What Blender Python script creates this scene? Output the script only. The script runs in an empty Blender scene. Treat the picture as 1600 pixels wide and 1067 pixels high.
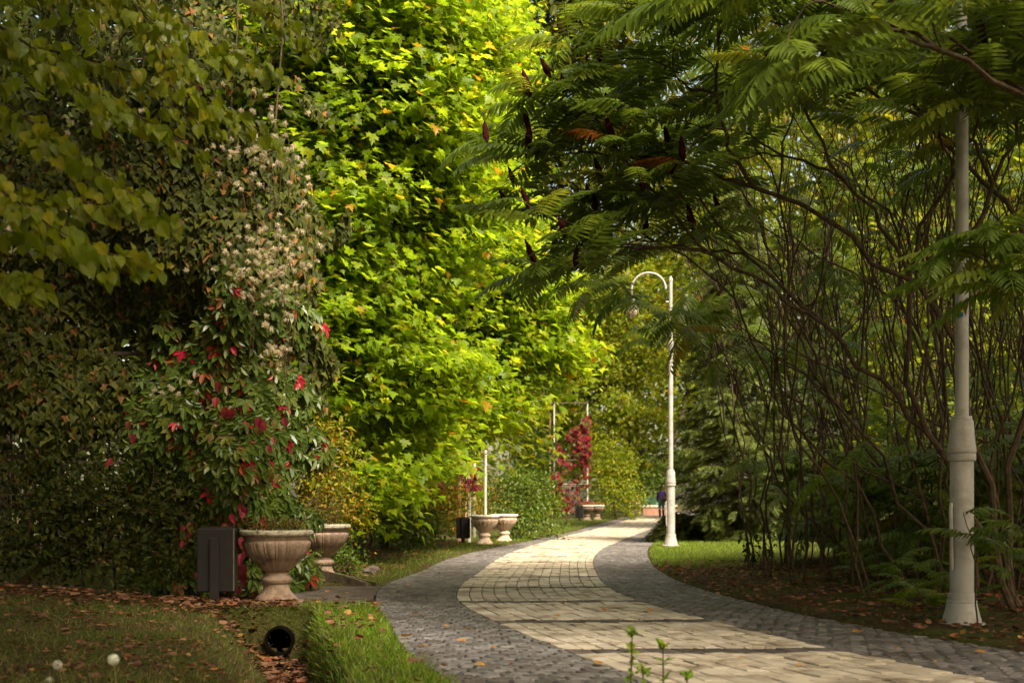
import bpy, math, random
import numpy as np
rng = np.random.default_rng(7)
random.seed(7)
R = math.radians
scn = bpy.context.scene
COL = scn.collection
F, HZ = 2000.0, 785.0                      # focal length and horizon row of the photograph

def P(x, y, Y):
    """World point at depth Y seen at photo position x, y (camera at 0,0,1 looking along +Y)."""
    return np.array([(x - 800) / F * Y, Y, 1 + (HZ - y) / F * Y])

# ------------------------------------------------------------------ materials
def nodes(name):
    m = bpy.data.materials.new(name); m.use_nodes = True
    nt = m.node_tree; nt.nodes.clear()
    out = nt.nodes.new('ShaderNodeOutputMaterial')
    return m, nt, out

def ramp(nt, stops, interp='LINEAR'):
    r = nt.nodes.new('ShaderNodeValToRGB'); cr = r.color_ramp; cr.interpolation = interp
    cr.elements[0].position = stops[0][0]; cr.elements[0].color = (*stops[0][1], 1)
    cr.elements[1].position = stops[-1][0]; cr.elements[1].color = (*stops[-1][1], 1)
    for p, c in stops[1:-1]:
        e = cr.elements.new(p); e.color = (*c, 1)
    return r

def leaf_mat(name, stops, trans=0.45, rough=0.45, spec=0.35, tint=1.25, nscale=9.0):
    m, nt, out = nodes(name); L = nt.links.new
    geo = nt.nodes.new('ShaderNodeNewGeometry')
    rp = ramp(nt, stops); L(geo.outputs['Random Per Island'], rp.inputs[0])
    tc = nt.nodes.new('ShaderNodeTexCoord')
    nz = nt.nodes.new('ShaderNodeTexNoise'); nz.inputs['Scale'].default_value = nscale
    nz.inputs['Detail'].default_value = 3
    L(tc.outputs['Object'], nz.inputs['Vector'])
    mr = nt.nodes.new('ShaderNodeMapRange'); mr.inputs[1].default_value = .3; mr.inputs[2].default_value = .7
    mr.inputs[3].default_value = .72; mr.inputs[4].default_value = 1.25
    L(nz.outputs[0], mr.inputs[0])
    hs = nt.nodes.new('ShaderNodeHueSaturation'); L(rp.outputs[0], hs.inputs['Color']); L(mr.outputs[0], hs.inputs['Value'])
    pb = nt.nodes.new('ShaderNodeBsdfPrincipled'); pb.inputs['Roughness'].default_value = rough
    pb.inputs['Specular IOR Level'].default_value = spec
    L(hs.outputs[0], pb.inputs['Base Color'])
    tr = nt.nodes.new('ShaderNodeBsdfTranslucent')
    g = nt.nodes.new('ShaderNodeHueSaturation'); g.inputs['Value'].default_value = tint; g.inputs['Hue'].default_value = .49
    L(hs.outputs[0], g.inputs['Color']); L(g.outputs[0], tr.inputs['Color'])
    mx = nt.nodes.new('ShaderNodeMixShader'); mx.inputs[0].default_value = trans
    L(pb.outputs[0], mx.inputs[1]); L(tr.outputs[0], mx.inputs[2]); L(mx.outputs[0], out.inputs[0])
    return m

def solid_mat(name, c1, c2, scale=6.0, rough=.7, spec=.3, bump=.0, bscale=40.0, island=0.0, metallic=0.0, stain=None, sscale=3.0):
    m, nt, out = nodes(name); L = nt.links.new
    tc = nt.nodes.new('ShaderNodeTexCoord')
    nz = nt.nodes.new('ShaderNodeTexNoise'); nz.inputs['Scale'].default_value = scale; nz.inputs['Detail'].default_value = 6
    L(tc.outputs['Object'], nz.inputs['Vector'])
    rp = ramp(nt, [(.3, c1), (.7, c2)]); L(nz.outputs[0], rp.inputs[0])
    col = rp.outputs[0]
    if island:
        geo = nt.nodes.new('ShaderNodeNewGeometry')
        mr = nt.nodes.new('ShaderNodeMapRange'); mr.inputs[3].default_value = 1 - island; mr.inputs[4].default_value = 1 + island
        L(geo.outputs['Random Per Island'], mr.inputs[0])
        hs = nt.nodes.new('ShaderNodeHueSaturation'); L(col, hs.inputs['Color']); L(mr.outputs[0], hs.inputs['Value'])
        col = hs.outputs[0]
    if stain:
        n2 = nt.nodes.new('ShaderNodeTexNoise'); n2.inputs['Scale'].default_value = sscale; n2.inputs['Detail'].default_value = 8
        n2.inputs['Roughness'].default_value = .7
        L(tc.outputs['Object'], n2.inputs['Vector'])
        r2 = ramp(nt, [(.48, (0, 0, 0)), (.66, (1, 1, 1))]); L(n2.outputs[0], r2.inputs[0])
        mx = nt.nodes.new('ShaderNodeMix'); mx.data_type = 'RGBA'
        L(r2.outputs[0], mx.inputs[0]); L(col, mx.inputs[6]); mx.inputs[7].default_value = (*stain, 1)
        col = mx.outputs[2]
    pb = nt.nodes.new('ShaderNodeBsdfPrincipled'); pb.inputs['Roughness'].default_value = rough
    pb.inputs['Specular IOR Level'].default_value = spec; pb.inputs['Metallic'].default_value = metallic
    L(col, pb.inputs['Base Color'])
    if bump:
        n3 = nt.nodes.new('ShaderNodeTexNoise'); n3.inputs['Scale'].default_value = bscale; n3.inputs['Detail'].default_value = 8
        L(tc.outputs['Object'], n3.inputs['Vector'])
        bp = nt.nodes.new('ShaderNodeBump'); bp.inputs['Strength'].default_value = bump; bp.inputs['Distance'].default_value = .02
        L(n3.outputs[0], bp.inputs['Height']); L(bp.outputs[0], pb.inputs['Normal'])
    L(pb.outputs[0], out.inputs[0])
    return m

MAT = {}
MAT['maple'] = leaf_mat('maple leaf', [(0, (.15, .25, .007)), (.45, (.215, .325, .009)), (.8, (.285, .375, .012)), (.975, (.36, .38, .014)), (.985, (.5, .32, .012)), (1, (.45, .24, .01))], .68, .45, .35, 1.4)
MAT['maple_far'] = leaf_mat('yellow green leaf', [(0, (.11, .16, .006)), (.6, (.2, .25, .009)), (.94, (.29, .29, .012)), (1, (.4, .2, .012))], .55, .5, .3)
MAT['olive'] = leaf_mat('olive tree leaf', [(0, (.05, .07, .005)), (.6, (.09, .11, .006)), (1, (.17, .15, .01))], .45, .5, .25)
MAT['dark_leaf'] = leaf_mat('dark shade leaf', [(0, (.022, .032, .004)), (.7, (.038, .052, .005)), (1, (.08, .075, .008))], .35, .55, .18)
MAT['linden'] = leaf_mat('linden leaf', [(0, (.14, .19, .006)), (.7, (.22, .26, .008)), (1, (.33, .3, .012))], .5, .4, .35)
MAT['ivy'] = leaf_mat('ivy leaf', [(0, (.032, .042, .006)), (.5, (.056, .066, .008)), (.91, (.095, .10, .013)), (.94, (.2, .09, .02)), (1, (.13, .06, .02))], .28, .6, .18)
MAT['creeper'] = leaf_mat('creeper leaf', [(0, (.05, .085, .01)), (.5, (.085, .13, .016)), (.9, (.12, .14, .018)), (.945, (.2, .1, .03)), (.97, (.3, .04, .02)), (1, (.5, .015, .05))], .3, .38, .45)
MAT['creeper_red'] = leaf_mat('red creeper leaf', [(0, (.15, .014, .02)), (.5, (.26, .018, .03)), (.7, (.2, .07, .03)), (1, (.12, .13, .015))], .4, .5, .3)
MAT['seedhead'] = leaf_mat('clematis seed fluff', [(0, (.55, .47, .31)), (1, (.7, .62, .45))], .4, .9, .05)
MAT['sumac'] = leaf_mat('sumac frond', [(0, (.075, .12, .012)), (.5, (.11, .165, .016)), (.85, (.15, .205, .016)), (.985, (.19, .21, .012)), (.995, (.32, .09, .012)), (1, (.4, .08, .012))], .5, .35, .55)
MAT['sumac_lit'] = leaf_mat('sunlit tone sumac frond', [(0, (.09, .16, .014)), (.6, (.13, .2, .018)), (1, (.2, .22, .02))], .45, .4, .45)  # lighter than the other fronds, standing in for sunlight on one spray
MAT['spruce'] = leaf_mat('spruce needle', [(0, (.045, .07, .014)), (.6, (.08, .105, .018)), (1, (.15, .17, .026))], .15, .5, .3)
MAT['bush_yellow'] = leaf_mat('yellowing shrub leaf', [(0, (.11, .14, .006)), (.5, (.2, .2, .008)), (.85, (.32, .23, .01)), (1, (.4, .14, .012))], .45, .5, .3)
MAT['bush_green'] = leaf_mat('shrub leaf', [(0, (.05, .1, .008)), (.6, (.09, .15, .01)), (1, (.17, .2, .012))], .4, .42, .4)
MAT['urn_plant'] = leaf_mat('urn plant leaf', [(0, (.05, .08, .01)), (.6, (.11, .12, .012)), (.85, (.2, .11, .015)), (1, (.3, .06, .02))], .35, .5, .3)
MAT['urn_flower'] = leaf_mat('orange flower', [(0, (.5, .1, .01)), (.6, (.4, .2, .02)), (.75, (.08, .12, .01)), (1, (.07, .1, .01))], .35, .6, .2)
MAT['yucca'] = leaf_mat('bluish spiky leaf', [(0, (.08, .2, .1)), (1, (.2, .34, .2))], .2, .4, .4)
MAT['grass'] = leaf_mat('grass blade', [(0, (.09, .18, .008)), (.6, (.155, .265, .012)), (.9, (.23, .28, .018)), (1, (.34, .27, .09))], .4, .45, .3)
MAT['grass_dry'] = leaf_mat('lawn blade', [(0, (.05, .075, .008)), (.55, (.09, .11, .012)), (.8, (.16, .14, .03)), (1, (.3, .22, .09))], .35, .5, .25)
MAT['litter'] = leaf_mat('dry fallen leaf', [(0, (.05, .02, .01)), (.4, (.11, .05, .024)), (.75, (.2, .10, .05)), (.92, (.2, .06, .022)), (1, (.33, .2, .05))], .15, .6, .25)
MAT['fallen'] = leaf_mat('fresh fallen leaf', [(0, (.2, .07, .02)), (.5, (.4, .18, .03)), (1, (.5, .32, .06))], .2, .5, .3)
MAT['bark'] = solid_mat('grey brown bark', (.035, .024, .014), (.10, .07, .042), 14, .9, .15, .6, 60)
MAT['bark_sumac'] = solid_mat('sumac bark', (.034, .023, .014), (.095, .064, .04), 18, .85, .15, .4, 70)
MAT['twig'] = solid_mat('brown twig', (.05, .03, .015), (.12, .07, .035), 20, .85, .15)
MAT['cone'] = solid_mat('dark red sumac fruit', (.02, .004, .005), (.06, .008, .009), 60, .9, .1, .8, 200)
MAT['cream'] = solid_mat('cream paving block', (.37, .315, .245), (.49, .43, .345), 3.5, .8, .2, .3, 90, .16, stain=(.16, .115, .075), sscale=2.6)
MAT['cobble'] = solid_mat('grey cobble', (.075, .068, .067), (.165, .15, .146), 9, .62, .4, .5, 70, .35, stain=(.06, .045, .04), sscale=2.2)
MAT['cobble_dark'] = solid_mat('dark cross row cobble', (.06, .048, .045), (.13, .105, .098), 9, .7, .3, .5, 70, .3, stain=(.04, .03, .026), sscale=2.2)
MAT['joint'] = solid_mat('sandy dirt joint', (.035, .024, .016), (.085, .06, .038), 25, .95, .1, .5, 120)
MAT['urn'] = solid_mat('terracotta coloured cast stone', (.215, .145, .105), (.33, .235, .17), 7, .85, .2, .35, 60, 0, stain=(.10, .065, .045), sscale=5)
MAT['urn_light'] = solid_mat('pale cast stone', (.48, .36, .27), (.6, .47, .37), 7, .85, .2, .3, 60, 0, stain=(.3, .2, .14), sscale=4)
MAT['urn_rim'] = solid_mat('mossy grey stone rim', (.27, .235, .17), (.42, .375, .285), 14, .9, .15, .5, 70, 0, stain=(.06, .05, .035), sscale=16)
MAT['rim_white'] = solid_mat('white painted rim', (.62, .6, .52), (.72, .7, .63), 10, .7, .3)
MAT['soil'] = solid_mat('dark potting soil', (.02, .014, .009), (.05, .034, .02), 30, .95, .1, .6, 90)
MAT['lamp'] = solid_mat('grey white lamp paint', (.31, .295, .28), (.38, .365, .35), 5, .45, .4, .08, 50, 0, stain=(.22, .2, .175), sscale=3.5)
MAT['lamp_grey'] = solid_mat('grey metal shade', (.09, .09, .1), (.14, .14, .15), 8, .4, .5)
MAT['lamp_glass'] = solid_mat('milky lantern glass', (.45, .33, .28), (.5, .38, .32), 5, .3, .5)
MAT['sticker_b'] = solid_mat('blue sticker', (.02, .10, .25), (.025, .12, .28), 5, .5, .3)
MAT['sticker_y'] = solid_mat('yellow sticker', (.5, .34, .03), (.55, .38, .04), 5, .5, .3)
MAT['bin'] = solid_mat('dark brown metal', (.007, .0055, .006), (.013, .010, .010), 9, .55, .35, .1, 60)
MAT['bin_edge'] = solid_mat('worn metal edge', (.09, .07, .055), (.14, .11, .09), 9, .6, .35)
MAT['concrete'] = solid_mat('stained concrete', (.07, .055, .045), (.16, .125, .105), 5, .85, .25, .5, 50, 0, stain=(.03, .024, .018), sscale=4)
MAT['kerb'] = solid_mat('weathered timber board', (.08, .055, .035), (.22, .165, .11), 8, .85, .2, .6, 60, 0, stain=(.05, .05, .02), sscale=5)
MAT['pipe_shade'] = solid_mat('shade black culvert inside', (.004, .0035, .003), (.008, .007, .006), 5, .95, .02)  # near-black colour carries the shade inside the pipe
MAT['post_white'] = solid_mat('white painted steel', (.36, .36, .3), (.48, .48, .41), 6, .5, .3)
MAT['post_rust'] = solid_mat('rusty pink painted steel', (.38, .17, .09), (.5, .3, .2), 5, .7, .2, .2, 40)
MAT['post_dark'] = solid_mat('dark timber', (.07, .05, .036), (.15, .11, .085), 8, .85, .2, .4, 50)
MAT['brick_pink'] = solid_mat('pale pink plaster', (.45, .24, .17), (.55, .32, .24), 5, .8, .2)
MAT['skin'] = solid_mat('skin', (.42, .24, .17), (.46, .27, .19), 5, .5, .3)
MAT['hair'] = solid_mat('dark brown hair', (.018, .01, .008), (.035, .02, .014), 40, .6, .3)
MAT['jacket'] = solid_mat('navy cloth', (.018, .028, .07), (.028, .04, .1), 12, .85, .15)
MAT['pack'] = solid_mat('violet backpack cloth', (.07, .035, .22), (.16, .06, .3), 18, .7, .25)
MAT['jeans'] = solid_mat('blue denim', (.06, .11, .16), (.1, .16, .22), 16, .85, .15)
MAT['boots'] = solid_mat('dark boots', (.012, .012, .016), (.02, .02, .025), 10, .6, .3)
MAT['pink'] = solid_mat('coral pink cloth', (.5, .07, .09), (.58, .11, .12), 10, .8, .2)
MAT['dandelion'] = leaf_mat('dandelion fluff', [(0, (.62, .62, .5)), (1, (.75, .74, .64))], .4, .9, .05)
MAT['dandelion_core'] = solid_mat('dandelion seeds', (.2, .13, .08), (.3, .2, .13), 40, .9, .1)

def ground_mat():
    m, nt, out = nodes('soil and short turf'); L = nt.links.new
    tc = nt.nodes.new('ShaderNodeTexCoord')
    n1 = nt.nodes.new('ShaderNodeTexNoise'); n1.inputs['Scale'].default_value = .9; n1.inputs['Detail'].default_value = 7
    n2 = nt.nodes.new('ShaderNodeTexNoise'); n2.inputs['Scale'].default_value = 28; n2.inputs['Detail'].default_value = 6
    L(tc.outputs['Object'], n1.inputs['Vector']); L(tc.outputs['Object'], n2.inputs['Vector'])
    r1 = ramp(nt, [(.38, (.05, .06, .010)), (.52, (.06, .05, .015)), (.62, (.06, .038, .02))])
    r2 = ramp(nt, [(.3, (.45, .45, .45)), (.7, (1.3, 1.3, 1.3))])
    L(n1.outputs[0], r1.inputs[0]); L(n2.outputs[0], r2.inputs[0])
    mx = nt.nodes.new('ShaderNodeMix'); mx.data_type = 'RGBA'; mx.blend_type = 'MULTIPLY'; mx.inputs[0].default_value = 1
    L(r1.outputs[0], mx.inputs[6]); L(r2.outputs[0], mx.inputs[7])
    pb = nt.nodes.new('ShaderNodeBsdfPrincipled'); pb.inputs['Roughness'].default_value = .95; pb.inputs['Specular IOR Level'].default_value = .1
    L(mx.outputs[2], pb.inputs['Base Color'])
    bp = nt.nodes.new('ShaderNodeBump'); bp.inputs['Strength'].default_value = .8; bp.inputs['Distance'].default_value = .03
    L(n2.outputs[0], bp.inputs['Height']); L(bp.outputs[0], pb.inputs['Normal']); L(pb.outputs[0], out.inputs[0])
    return m
MAT['ground'] = ground_mat()

# ------------------------------------------------------------------ mesh helpers
class MB:
    """Collects vertices and faces of ONE mesh."""
    def __init__(s): s.v = []; s.f = []; s.n = 0
    def add(s, v, faces):
        v = np.asarray(v, float).reshape(-1, 3)
        for f in faces:
            f = np.asarray(f, np.int64)
            s.f.append(f.reshape(-1, f.shape[-1]) + s.n)
        s.v.append(v); s.n += len(v)
    def inst(s, tv, tf, M, T):
        """Copies of a template: tv (k,3), tf list of (F,n) arrays, M (N,3,3), T (N,3)."""
        N = len(T)
        if N == 0: return
        v = np.einsum('nij,kj->nki', M, tv) + T[:, None, :]
        k = len(tv)
        off = (np.arange(N) * k)[:, None, None]
        s.add(v.reshape(-1, 3), [(np.asarray(f)[None] + off).reshape(-1, np.asarray(f).shape[-1]) for f in tf])
    def tube(s, pts, rad, sides=6, cap=True):
        pts = np.asarray(pts, float); n = len(pts)
        rad = np.broadcast_to(np.asarray(rad, float), (n,))
        d = np.gradient(pts, axis=0); d /= np.linalg.norm(d, axis=1)[:, None] + 1e-9
        ref = np.array([0, 0, 1.]) if abs(d[:, 2]).mean() < .8 else np.array([0, 1., 0])
        a = np.cross(d, ref); a /= np.linalg.norm(a, axis=1)[:, None] + 1e-9
        b = np.cross(d, a)
        th = np.arange(sides) / sides * 2 * np.pi
        ring = pts[:, None] + rad[:, None, None] * (np.cos(th)[None, :, None] * a[:, None] + np.sin(th)[None, :, None] * b[:, None])
        i = np.arange(n - 1)[:, None] * sides; j = np.arange(sides)[None]; j2 = (j + 1) % sides
        q = np.stack([i + j, i + j2, i + sides + j2, i + sides + j], -1).reshape(-1, 4)
        fs = [q]
        if cap: fs += [np.arange(sides)[None, ::-1], (np.arange(sides) + (n - 1) * sides)[None]]
        s.add(ring.reshape(-1, 3), fs)
    def lathe(s, prof, sides=32, flute=None, c=(0, 0, 0), nfl=16):
        """prof: list of (r, z); flute: depth per profile point."""
        prof = np.asarray(prof, float); n = len(prof)
        th = np.arange(sides) / sides * 2 * np.pi
        r = np.repeat(prof[:, :1], sides, 1)
        if flute is not None:
            w = np.abs(np.sin(th * nfl / 2)) ** .7; rd = np.abs(np.cos(th * nfl / 2)) ** 40
            r = r * (1 - np.asarray(flute)[:, None] * (1 - w - .85 * rd)[None])
        v = np.stack([r * np.cos(th), r * np.sin(th), np.repeat(prof[:, 1:], sides, 1)], -1) + np.asarray(c)
        i = np.arange(n - 1)[:, None] * sides; j = np.arange(sides)[None]; j2 = (j + 1) % sides
        q = np.stack([i + j, i + j2, i + sides + j2, i + sides + j], -1).reshape(-1, 4)
        s.add(v.reshape(-1, 3), [q, np.arange(sides)[None, ::-1], (np.arange(sides) + (n - 1) * sides)[None]])
    def box(s, c, size, rz=0., bev=0.):
        hx, hy, hz = np.asarray(size) / 2
        b = min(bev, hx * .45, hy * .45, hz * .45)
        if b > 0:
            lay = [(-hz, b), (-hz + b, 0), (hz - b, 0), (hz, b)]
            v = []
            for z, o in lay:
                x, y = hx - o, hy - o
                v += [(-x + b, -y, z), (x - b, -y, z), (x, -y + b, z), (x, y - b, z), (x - b, y, z), (-x + b, y, z), (-x, y - b, z), (-x, -y + b, z)]
            k = 8
        else:
            v = [(sx * hx, sy * hy, z) for z in (-hz, hz) for sx, sy in ((-1, -1), (1, -1), (1, 1), (-1, 1))]; k = 4
        v = np.array(v); n = len(v) // k
        i = np.arange(n - 1)[:, None] * k; j = np.arange(k)[None]; j2 = (j + 1) % k
        q = np.stack([i + j, i + j2, i + k + j2, i + k + j], -1).reshape(-1, 4)
        cz, sz = math.cos(rz), math.sin(rz)
        v = v @ np.array([[cz, sz, 0], [-sz, cz, 0], [0, 0, 1]]) + np.asarray(c)
        s.add(v, [q, np.arange(k)[None, ::-1], (np.arange(k) + (n - 1) * k)[None]])
    def build(s, name, mat, parent=None, smooth=False, origin=None):
        v = np.concatenate(s.v)
        o = np.zeros(3)
        if parent is not None: o = np.array(parent['_loc'])
        elif origin is not None: o = np.asarray(origin, float)
        v = (v - o).astype(np.float32)
        me = bpy.data.meshes.new(name)
        me.vertices.add(len(v)); me.vertices.foreach_set('co', v.ravel())
        tot = [np.full(len(f), f.shape[1]) for f in s.f]
        cnt = np.concatenate(tot).astype(np.int32); loops = np.concatenate([f.ravel() for f in s.f]).astype(np.int32)
        me.loops.add(len(loops)); me.loops.foreach_set('vertex_index', loops)
        me.polygons.add(len(cnt))
        st = np.zeros(len(cnt), np.int32); st[1:] = np.cumsum(cnt)[:-1]
        me.polygons.foreach_set('loop_start', st); me.polygons.foreach_set('loop_total', cnt)
        me.polygons.foreach_set('use_smooth', np.full(len(cnt), smooth))
        me.update(calc_edges=True); me.validate()
        if smooth: me.set_sharp_from_angle(angle=R(32))
        me.materials.append(MAT[mat] if isinstance(mat, str) else mat)
        ob = bpy.data.objects.new(name, me); COL.objects.link(ob)
        if parent is not None:
            ob.parent = parent
            ob['_loc'] = [float(x) for x in o]
        else: ob.location = o
        ob['_loc'] = [float(x) for x in o]
        return ob

def tag(o, label=None, cat=None, group=None, kind=None):
    if label: o['label'] = label
    if cat: o['category'] = cat
    if group: o['group'] = group
    if kind: o['kind'] = kind
    return o

def thing(name, label, cat, loc=(0, 0, 0), group=None):
    o = bpy.data.objects.new(name, None); COL.objects.link(o)
    o.empty_display_size = .2
    o.location = [float(x) for x in loc]; o['_loc'] = [float(x) for x in loc]
    return tag(o, label, cat, group)

def struct(mb, name, mat, smooth=False): return tag(mb.build(name, mat, smooth=smooth), kind='structure')

def norm(a): return a / (np.linalg.norm(a, axis=-1, keepdims=True) + 1e-9)
def frames(tip, nrm, size):
    """Rotation*scale matrices: template y -> tip direction, z -> nrm."""
    y = norm(tip); x = norm(np.cross(y, nrm)); z = np.cross(x, y)
    return np.stack([x, y, z], -1) * np.asarray(size).reshape(-1, 1, 1)
def rand_dir(n):
    return norm(rng.normal(size=(n, 3)))
def smooth(a, b, x):
    t = np.clip((np.asarray(x, float) - a) / (b - a), 0, 1); return t * t * (3 - 2 * t)

# leaf templates: stem at the origin, tip along +y, face up
def leaf_template(right, fold=.18, curl=.12, cy=.35):
    r = np.array(right, float); l = r[::-1].copy(); l[:, 0] *= -1
    pts = [(0, cy)] + list(map(tuple, r)) + list(map(tuple, l[1:-1] if r[0][0] == 0 else l[1:]))
    pts = np.array(pts); v = np.zeros((len(pts), 3)); v[:, :2] = pts
    v[:, 2] = fold * np.abs(pts[:, 0]) - curl * pts[:, 1] ** 2
    n = len(pts) - 1
    f = np.stack([np.zeros(n, int), 1 + np.arange(n), 1 + (np.arange(n) + 1) % n], 1)
    return v, [f]
T_MAPLE = leaf_template([(0, 0), (.1, -.03), (.32, -.1), (.27, .07), (.58, .17), (.46, .26), (.52, .42), (.33, .38), (.19, .40), (.26, .62), (.12, .66), (0, .98)], .1, .2)
T_OVATE = leaf_template([(0, 0), (.2, .12), (.29, .38), (.2, .7), (0, 1)], .25, .15, .45)
T_LINDEN = leaf_template([(0, 0), (.16, -.07), (.36, .02), (.43, .25), (.36, .52), (.17, .78), (.05, .9), (0, 1.02)], .15, .22, .4)
T_IVY = leaf_template([(0, 0), (.2, -.14), (.48, .02), (.3, .22), (.24, .42), (0, .92)], .2, .2, .25)
T_SMALL = leaf_template([(0, 0), (.25, .35), (0, 1)], .25, .1, .4)
def creeper_template():
    V = [(0, 0, 0)]; Fs = []
    for a, l in ((-100, .62), (-48, .85), (0, 1.), (48, .85), (100, .62)):
        a = R(a); c, s = math.sin(a), math.cos(a)
        base = len(V)
        for t, w in ((.45, .2), (.75, .17), (1, 0), (.75, -.17), (.45, -.2)):
            V.append((l * (t * c + w * s), l * (t * s - w * c), .08 * abs(w) / .2 - .3 * (l * t) ** 2))
        Fs.append((0, base, base + 1, base + 2)); Fs.append((0, base + 2, base + 3, base + 4))
    return np.array(V), [np.array(Fs)]
T_CREEP = creeper_template()
def frond_template(pairs, arch, droop, ll, seed):
    r = np.random.default_rng(seed)
    V, F6, F4 = [], [], []
    ts = np.linspace(0, 1, pairs + 3)
    rz = arch * ts - (arch + droop) * ts ** 2
    ry = ts * (1 - .12 * droop * ts)
    w = .006
    for t, y, z in zip(ts, ry, rz): V += [(-w, y, z), (w, y, z)]
    for i in range(len(ts) - 1): F4.append((2 * i, 2 * i + 1, 2 * i + 3, 2 * i + 2))
    for i in range(2, len(ts)):
        t = ts[i]; l = ll * math.sin(math.pi * (0.16 + .74 * t)) ** .7
        if i == len(ts) - 1: sides = (0,)
        else: sides = (-1, 1)
        for s_ in sides:
            ang = R(72 - 30 * t + r.uniform(-7, 7)) * s_
            d = np.array([math.sin(ang), math.cos(ang), -.16 - .22 * r.random()]); d /= np.linalg.norm(d)
            side = np.cross(d, [0, 0, 1.]); side /= np.linalg.norm(side)
            o = np.array([w * s_, ry[i], rz[i]])
            root = 2 * i + (1 if s_ > 0 else 0)
            b = len(V); hw = l * .135
            for tt, ww in ((.22, .8), (.55, 1), (1, 0), (.55, -1), (.22, -.8)):
                V.append(tuple(o + d * l * tt + side * hw * ww + np.array([0, 0, -.35 * l * tt * tt + .0])))
            F6.append((root, b, b + 1, b + 2, b + 3, b + 4))
    return np.array(V), [np.array(F4), np.array(F6)]
T_FROND = [frond_template(11, .26, .12, .28, 1), frond_template(12, .2, .24, .26, 2), frond_template(10, .38, .3, .3, 3)]
def blade_template():
    V = [(-.5, 0, 0), (.5, 0, 0), (-.4, .12, .5), (.4, .12, .5), (0, .42, .95)]
    V = np.array(V, float); V[:, 0] *= .045
    return V, [np.array([(0, 1, 3, 2)]), np.array([(2, 3, 4)])]
T_BLADE = blade_template()
def litter_template():
    V = np.array([(-.3, 0, .14), (0, -.05, 0), (.3, .02, .16), (-.36, .45, .1), (0, .45, -.03), (.36, .42, .14), (-.1, .95, .16), (.12, 1, .12)], float)
    V -= [0, .45, 0]
    return V, [np.array([(0, 1, 4, 3), (1, 2, 5, 4), (3, 4, 7, 6)]), np.array([(4, 5, 7)])]
T_LITTER = litter_template()
def sprig_template():
    V, Fq = [], []
    r = np.random.default_rng(5)
    for k in range(22):
        t = k / 22; s_ = 1 if k % 2 else -1
        a = R(48 + r.uniform(-12, 12)) * s_
        o = np.array([0, t, -.25 * t * t]); l = .3 * (1 - .35 * t)
        d = np.array([math.sin(a), math.cos(a), r.uniform(-.45, .5)]) * l
        sd = np.array([math.cos(a), -math.sin(a), 0]) * .03
        b = len(V); V += [tuple(o - sd), tuple(o + sd), tuple(o + d)]; Fq.append((b, b + 1, b + 2))
    V = np.array(V); 
    return V, [np.array(Fq)]
T_SPRIG = sprig_template()

# ------------------------------------------------------------------ branching
def curve(a, d, b, n, wob=.0):
    L = np.linalg.norm(b - a); m = a + d * L * .45
    t = np.linspace(0, 1, n)[:, None]
    p = (1 - t) ** 2 * a + 2 * t * (1 - t) * m + t * t * b
    if wob:
        ph = rng.uniform(0, 6.28, 3); k = rng.uniform(1.2, 2.6, 3)
        p = p + wob * L * np.sin(np.pi * t) * np.sin(k[None] * t * 6.28 + ph[None])
    return p
def grow(mb, base, d, tips, rtip, exp=.42, fr=(.3, .5), sides=6, wob=.03, lev=0, rise=.0):
    """Fork towards the tips; radius follows the number of tips a limb carries."""
    n = len(tips); r0 = rtip * n ** exp
    if n == 1:
        b = tips[0]; p = curve(base, d, b, 6, wob)
        mb.tube(p, np.linspace(r0, rtip * .55, 6), 4 if r0 < .012 else sides, False); return
    c = tips.mean(0); f = rng.uniform(*fr)
    fork = base + (c - base) * f; fork = fork + rng.normal(size=3) * .05 * np.linalg.norm(c - base)
    fork[2] += rise * np.linalg.norm(c - base)
    q = tips - c
    u, s_, vt = np.linalg.svd(q, full_matrices=False)
    pr = q @ (vt[0] + rng.normal(size=3) * .15)
    A, B = tips[pr <= np.median(pr)], tips[pr > np.median(pr)]
    if len(A) == 0 or len(B) == 0: A, B = tips[:n // 2], tips[n // 2:]
    k = 7 if n > 6 else 5
    p = curve(base, d, fork, k, wob)
    r1 = rtip * max(len(A), len(B)) ** exp
    mb.tube(p, np.linspace(r0, r1 * 1.02, k), 10 if r0 > .08 else (sides if r0 > .012 else 4), False)
    nd = p[-1] - p[-2]; nd /= np.linalg.norm(nd)
    for S in (A, B):
        t = S.mean(0) - fork; t /= np.linalg.norm(t) + 1e-9
        dd = nd * .6 + t * .6; dd /= np.linalg.norm(dd)
        grow(mb, fork, dd, S, rtip, exp, fr, sides, wob, lev + 1, rise)

# ------------------------------------------------------------------ terrain and path
KY = np.array([0, 3, 5, 7.1, 8.7, 10.6, 13.4, 15.2, 18.7, 23, 28.2, 33, 38.5, 44, 51.3, 60, 72, 90, 130.])
GL = np.array([1.5, .8, .25, -.30, -.70, -1.0, -1.42, -1.55, -1.36, -1.12, -.45, .38, 1.2, 2.1, 3.2, 4.7, 6.6, 9.8, 17])
CL = np.array([3.6, 2.3, 1.5, .82, .38, -.08, -.57, -.62, -.47, -.25, .22, .85, 1.6, 2.5, 3.75, 5.3, 7.3, 10.5, 17.7])
CR = np.array([5.4, 4.15, 3.4, 2.73, 2.22, 1.75, 1.25, 1.15, 1.23, 1.47, 2.02, 2.75, 3.6, 4.55, 5.8, 7.4, 9.3, 12.5, 19.7])
GR = np.array([6.5, 5.2, 4.5, 3.85, 3.35, 2.78, 2.33, 2.18, 2.17, 2.48, 3.02, 3.72, 4.5, 5.4, 6.65, 8.2, 10.1, 13.3, 20.5])
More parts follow.
